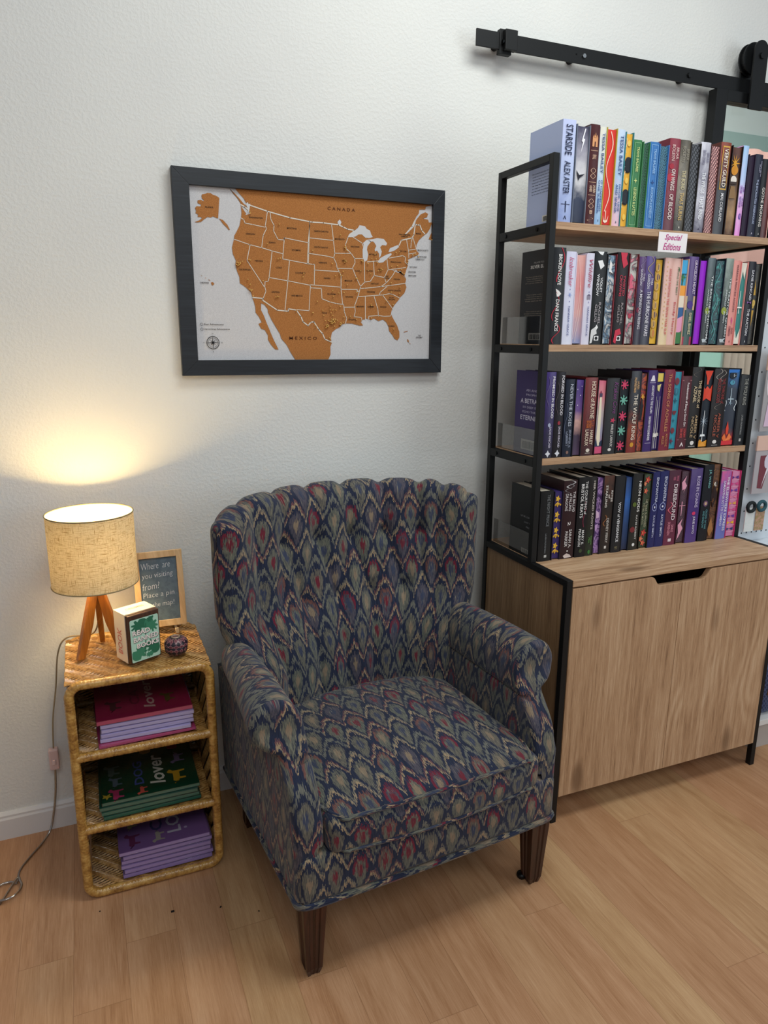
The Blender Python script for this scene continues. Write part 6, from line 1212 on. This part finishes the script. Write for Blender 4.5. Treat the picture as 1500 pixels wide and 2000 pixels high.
MB().box(ix0-.002,ix1+.002,YM,YM+.006,iz0-.002,iz1+.002).build('white_board',speck_mat('map_sea','c2c0c2','d2d0d1',700,.85),mp)
q = MB()
for pl in [MAIN]+ISL: n=len(q.v); q.v+=[mpt(p,.0012) for p in pl]; q.face(range(n,n+len(pl)))
q.build('cork_land',cork_mat(),mp)
q = MB()
for pl in LAKES: n=len(q.v); q.v+=[mpt(p,.0016) for p in pl]; q.face(range(n,n+len(pl)))
q.build('lakes',flat('cdcbcc',.8),mp)
def ribbon(q,pl,w_,e):
    pts=[Vector(mpt(p,e)) for p in pl]
    for i in range(len(pts)-1):
        d=(pts[i+1]-pts[i]); 
        if d.length<1e-6: continue
        d.normalize(); s_=Vector((-d.z,0,d.x))*w_/2; a,b_=pts[i]-d*w_*.3,pts[i+1]+d*w_*.3
        n=len(q.v); q.v+=[tuple(a-s_),tuple(b_-s_),tuple(b_+s_),tuple(a+s_)]; q.face((n,n+1,n+2,n+3))
q = MB()
for pl in THICK: ribbon(q,pl,.0030,.0018)
for pl in THIN: ribbon(q,pl,.0018,.0018)
q.build('border_lines',flat('dbd3c6',.8),mp)
q = MB()
for LL,hh in ((LAB,.0042),(BIG,.0085)):
    for u,v,s,w_ in LL:
        k=2.2 if '\n' in s else 1; hu=hh*k/(iz1-iz0); 
        put_text(q,s,lambda a,b_:mpt((u-w_/2+w_*a,v-hu/2+hu*b_),.0022),0 if LL is LAB else 1,0,.012 if LL is LAB else .01)
q.build('map_lettering',[flat('2a211c',.8),flat('5a2f16',.8)],mp)
q = MB(); cc=Vector(mpt(COMP,.0022)); cr=CR*(ix1-ix0)
def ring(c,r0,r1,n_=36):
    b0=len(q.v)
    for i in range(n_):
        a=2*PI*i/n_
        for r_ in (r0,r1): q.v.append((c[0]+r_*math.cos(a),c[1],c[2]+r_*math.sin(a)))
    for i in range(n_): j=(i+1)%n_; q.face((b0+2*i,b0+2*i+1,b0+2*j+1,b0+2*j))
ring(cc,cr*.86,cr*.95); ring(cc,cr*.66,cr*.70)
for i in range(8):
    a=PI/4*i; L_=cr*(1.1 if i%2==0 else .6)
    n=len(q.v); q.v+=[(cc.x+L_*math.cos(a),cc.y,cc.z+L_*math.sin(a)),(cc.x+cr*.14*math.cos(a+.7),cc.y,cc.z+cr*.14*math.sin(a+.7)),(cc.x,cc.y,cc.z),(cc.x+cr*.05*math.cos(a-.7),cc.y,cc.z+cr*.05*math.sin(a-.7))]; q.face((n,n+1,n+2,n+3))
for s,dx,dz in (('N',0,1),('S',0,-1),('E',1,0),('W',-1,0)):
    x_,z_=cc.x+dx*cr*1.35-.0015,cc.z+dz*cr*1.32-.0015; put_text(q,s,lambda a,b_:(x_+.003*a,cc.y,z_+.003*b_))
for p in LEG: ring(Vector(mpt(p,.0022)),.0030,.0038,18)
q.build('compass_rose',flat('26262a',.8),mp)
GOLD=flat('e0b56a',.28,.35)
pin0=None
for kk,u,v in PINS:
    lb={'w':'brass push pin stuck in the western states of the cork map','t':'brass push pin stuck in Texas or the plains states of the cork map','e':'brass push pin stuck in the eastern states of the cork map'}[kk]
    gp={'w':'push pins in the western states','t':'push pins in Texas and the plains','e':'push pins in the eastern states'}[kk]
    if pin0 is None:
        pb=MB(); pb.lathe([(0,0),(.0006,0),(.0006,.004),(.0009,.0045)],(0,0,0),8); pb.lathe([(0,.0035),(.0014,.0040),(.0020,.0052),(.0017,.0066),(0,.0073)],(0,0,0),10)
        pin0=pb.build('push_pin',GOLD,smooth=True); o=pin0
    else:
        o=pin0.copy(); C.objects.link(o)
    x_,y_,z_=mpt((u,v),.0004); o.location=(FX+x_,-.001+y_,FZ+z_); o.rotation_euler=(PI/2+.15*(R.random()-.5),.15*(R.random()-.5),0)
    tag(o,lb,'push pin',gp)
# ------------------------------------------------------------ display fixture past the bookcase
peg = thing('pegboard_display', 'white perforated display board with hanging packs right of the bookcase', 'display board', (1.785, -.30, .72))
mb = MB().box(0, .60, 0, .012, 0, .98).box(0, .60, -.05, .012, -.02, 0)
mb.build('board', flat('d9e0e6', .4), peg, bevel=.001)
hp = MB()
for r_ in range(12):
    for k_ in range(8): hp.prism(circ(.012+k_*.024, .03+r_*.08, .003, 8), lambda a, b_, y: (a, y, b_), -.0006, 0)
o = hp.build('peg_holes', flat('3a4048', .8), peg); o['kind'] = 'stuff'
def hangpack(x, z, w_, h_, colr, header, label, shapes):
    t = thing('hanging_pack', label, 'hair accessory pack', (x, -.335, z), 0)
    MB().box(0, w_, -.002, .001, 0, h_*.75).build('sleeve', flat(colr, .3), t)
    MB().box(-.001, w_+.001, -.0035, .002, h_*.75, h_).build('header_card', flat(header, .6), t)
    q = MB(); mats = []
    for pl, col in shapes:
        mt = flat(col, .4)
        if mt not in mats: mats.append(mt)
        n = len(q.v); q.v += [(a*w_, -.0025-.0003*len(mats), b_*h_) for a, b_ in pl]; q.face(range(n, n+len(pl)), None, mats.index(mt))
    q.build('sticker', mats, t)
    q = MB().tube([(w_/2, .034, h_*.93), (w_/2, -.006, h_*.93), (w_/2, -.010, h_*.95)], .0022, 6); q.build('hook', flat('c8ccd0', .3, 1), t)
hangpack(1.800, 1.115, .10, .27, 'a9a6a8', 'e3bfae', 'clear pack with a dark brown goblet sticker under a peach header card', [(circ(.30, .62, .22, 16), 'efe6ea'), ([(.1, .62), (.5, .62), (.34, .36), (.26, .36)], '4b2a28'), (circ(.3, .64, .18, 14), 'e6c9a0'), ([(.22, .36), (.38, .36), (.46, .06), (.14, .06)], 'dcc2d8'), (circ(.3, .36, .05, 8), 'a8487c')])
hangpack(1.800, .90, .11, .20, 'b5b0b4', 'e3bfae', 'clear pack with maroon and white ribbon sticker under a peach header card', [([(.2, .1), (.42, .08), (.7, .66), (.2, .66)], '7b3d48'), ([(.36, .1), (.5, .3), (.78, .62), (.55, .5)], 'e8e4ec'), (circ(.5, .55, .12, 10), 'd9d5e4')])
for x, colr, lb in ((1.792, 'dfe3e0', 'white card of hair ties with a black elastic loop on top'), (1.842, '9c8a5c', 'gold glitter card of hair ties with a teal elastic loop on top')):
    t = thing('hair_tie_card', lb, 'hair accessory pack', (x, -.33, .765))
    MB().box(0, .042, -.002, .001, 0, .085).build('backing_card', speck_mat('card_'+colr, colr, 'c79a86' if x > 1.8 else 'e6e6e4', 150, .6), t)
    MB().tube([(.021+.017*math.cos(a*PI/10), -.004, .088+.016*math.sin(a*PI/10)) for a in range(20)], .006, 8, True).build('elastic_loop', flat('1c2326' if x < 1.8 else '2f5560', .7), t, smooth=True)
base = thing('display_cabinet', 'white low display shelf unit standing right of the bookcase', 'shelf unit', (1.80, -.49, 0))
MB().box(0, .6, 0, .40, .10, .12).box(0, .6, 0, .40, .40, .42).box(0, .6, 0, .40, .675, .695).box(0, .6, .38, .40, .12, .675).build('shelves', WHITE, base, bevel=.001)
MB().box(0, .6, .02, .40, 0, .10).build('plinth', flat('b9b2ac', .5), base)
q = MB().rbox(0, .30, 0, .20, 0, .20, .03, 4, (4, 4, 4)).build('patterned_pouch', art_mat('scale', ['1c2a4e', '46557c'], .012), smooth=True, loc=(1.815, -.47, .1205)); tag(q, 'navy patterned pouch with a mustard patch on the low white display shelf', 'pouch')
MB().rbox(.03, .13, -.006, .002, .08, .16, .003, 2, (2, 2, 2)).build('leather_patch', flat('b98440', .6), q, smooth=True)
q = MB().rbox(0, .12, 0, .02, 0, .10, .009, 4, (4, 4, 4)).build('mustard_purse', flat('b98440', .7), smooth=True, loc=(1.85, -.4605+.0, .30)) if False else None
# floor crumbs
for i, (x, y, s) in enumerate(((-.19, -.47, .0042), (-.075, -.50, .0028), (.012, -.55, .0022), (-.36, -.40, .002))):
    q = MB().rbox(-s, s, -s*.7, s*.7, 0, s*.6, s*.28, 2, (1, 1, 1)).build('floor_crumb', flat('1c1512', .8), loc=(x, y, 0)); q.rotation_euler = (0, 0, i)
    tag(q, ['largest dark crumb on the floor in front of the cane shelf', 'small dark crumb on the floor left of the chair front leg', 'dark speck on the floor nearest the chair front leg', 'dark speck on the floor near the lower left corner of the cane shelf'][i], 'crumb', 'crumbs on the floor')
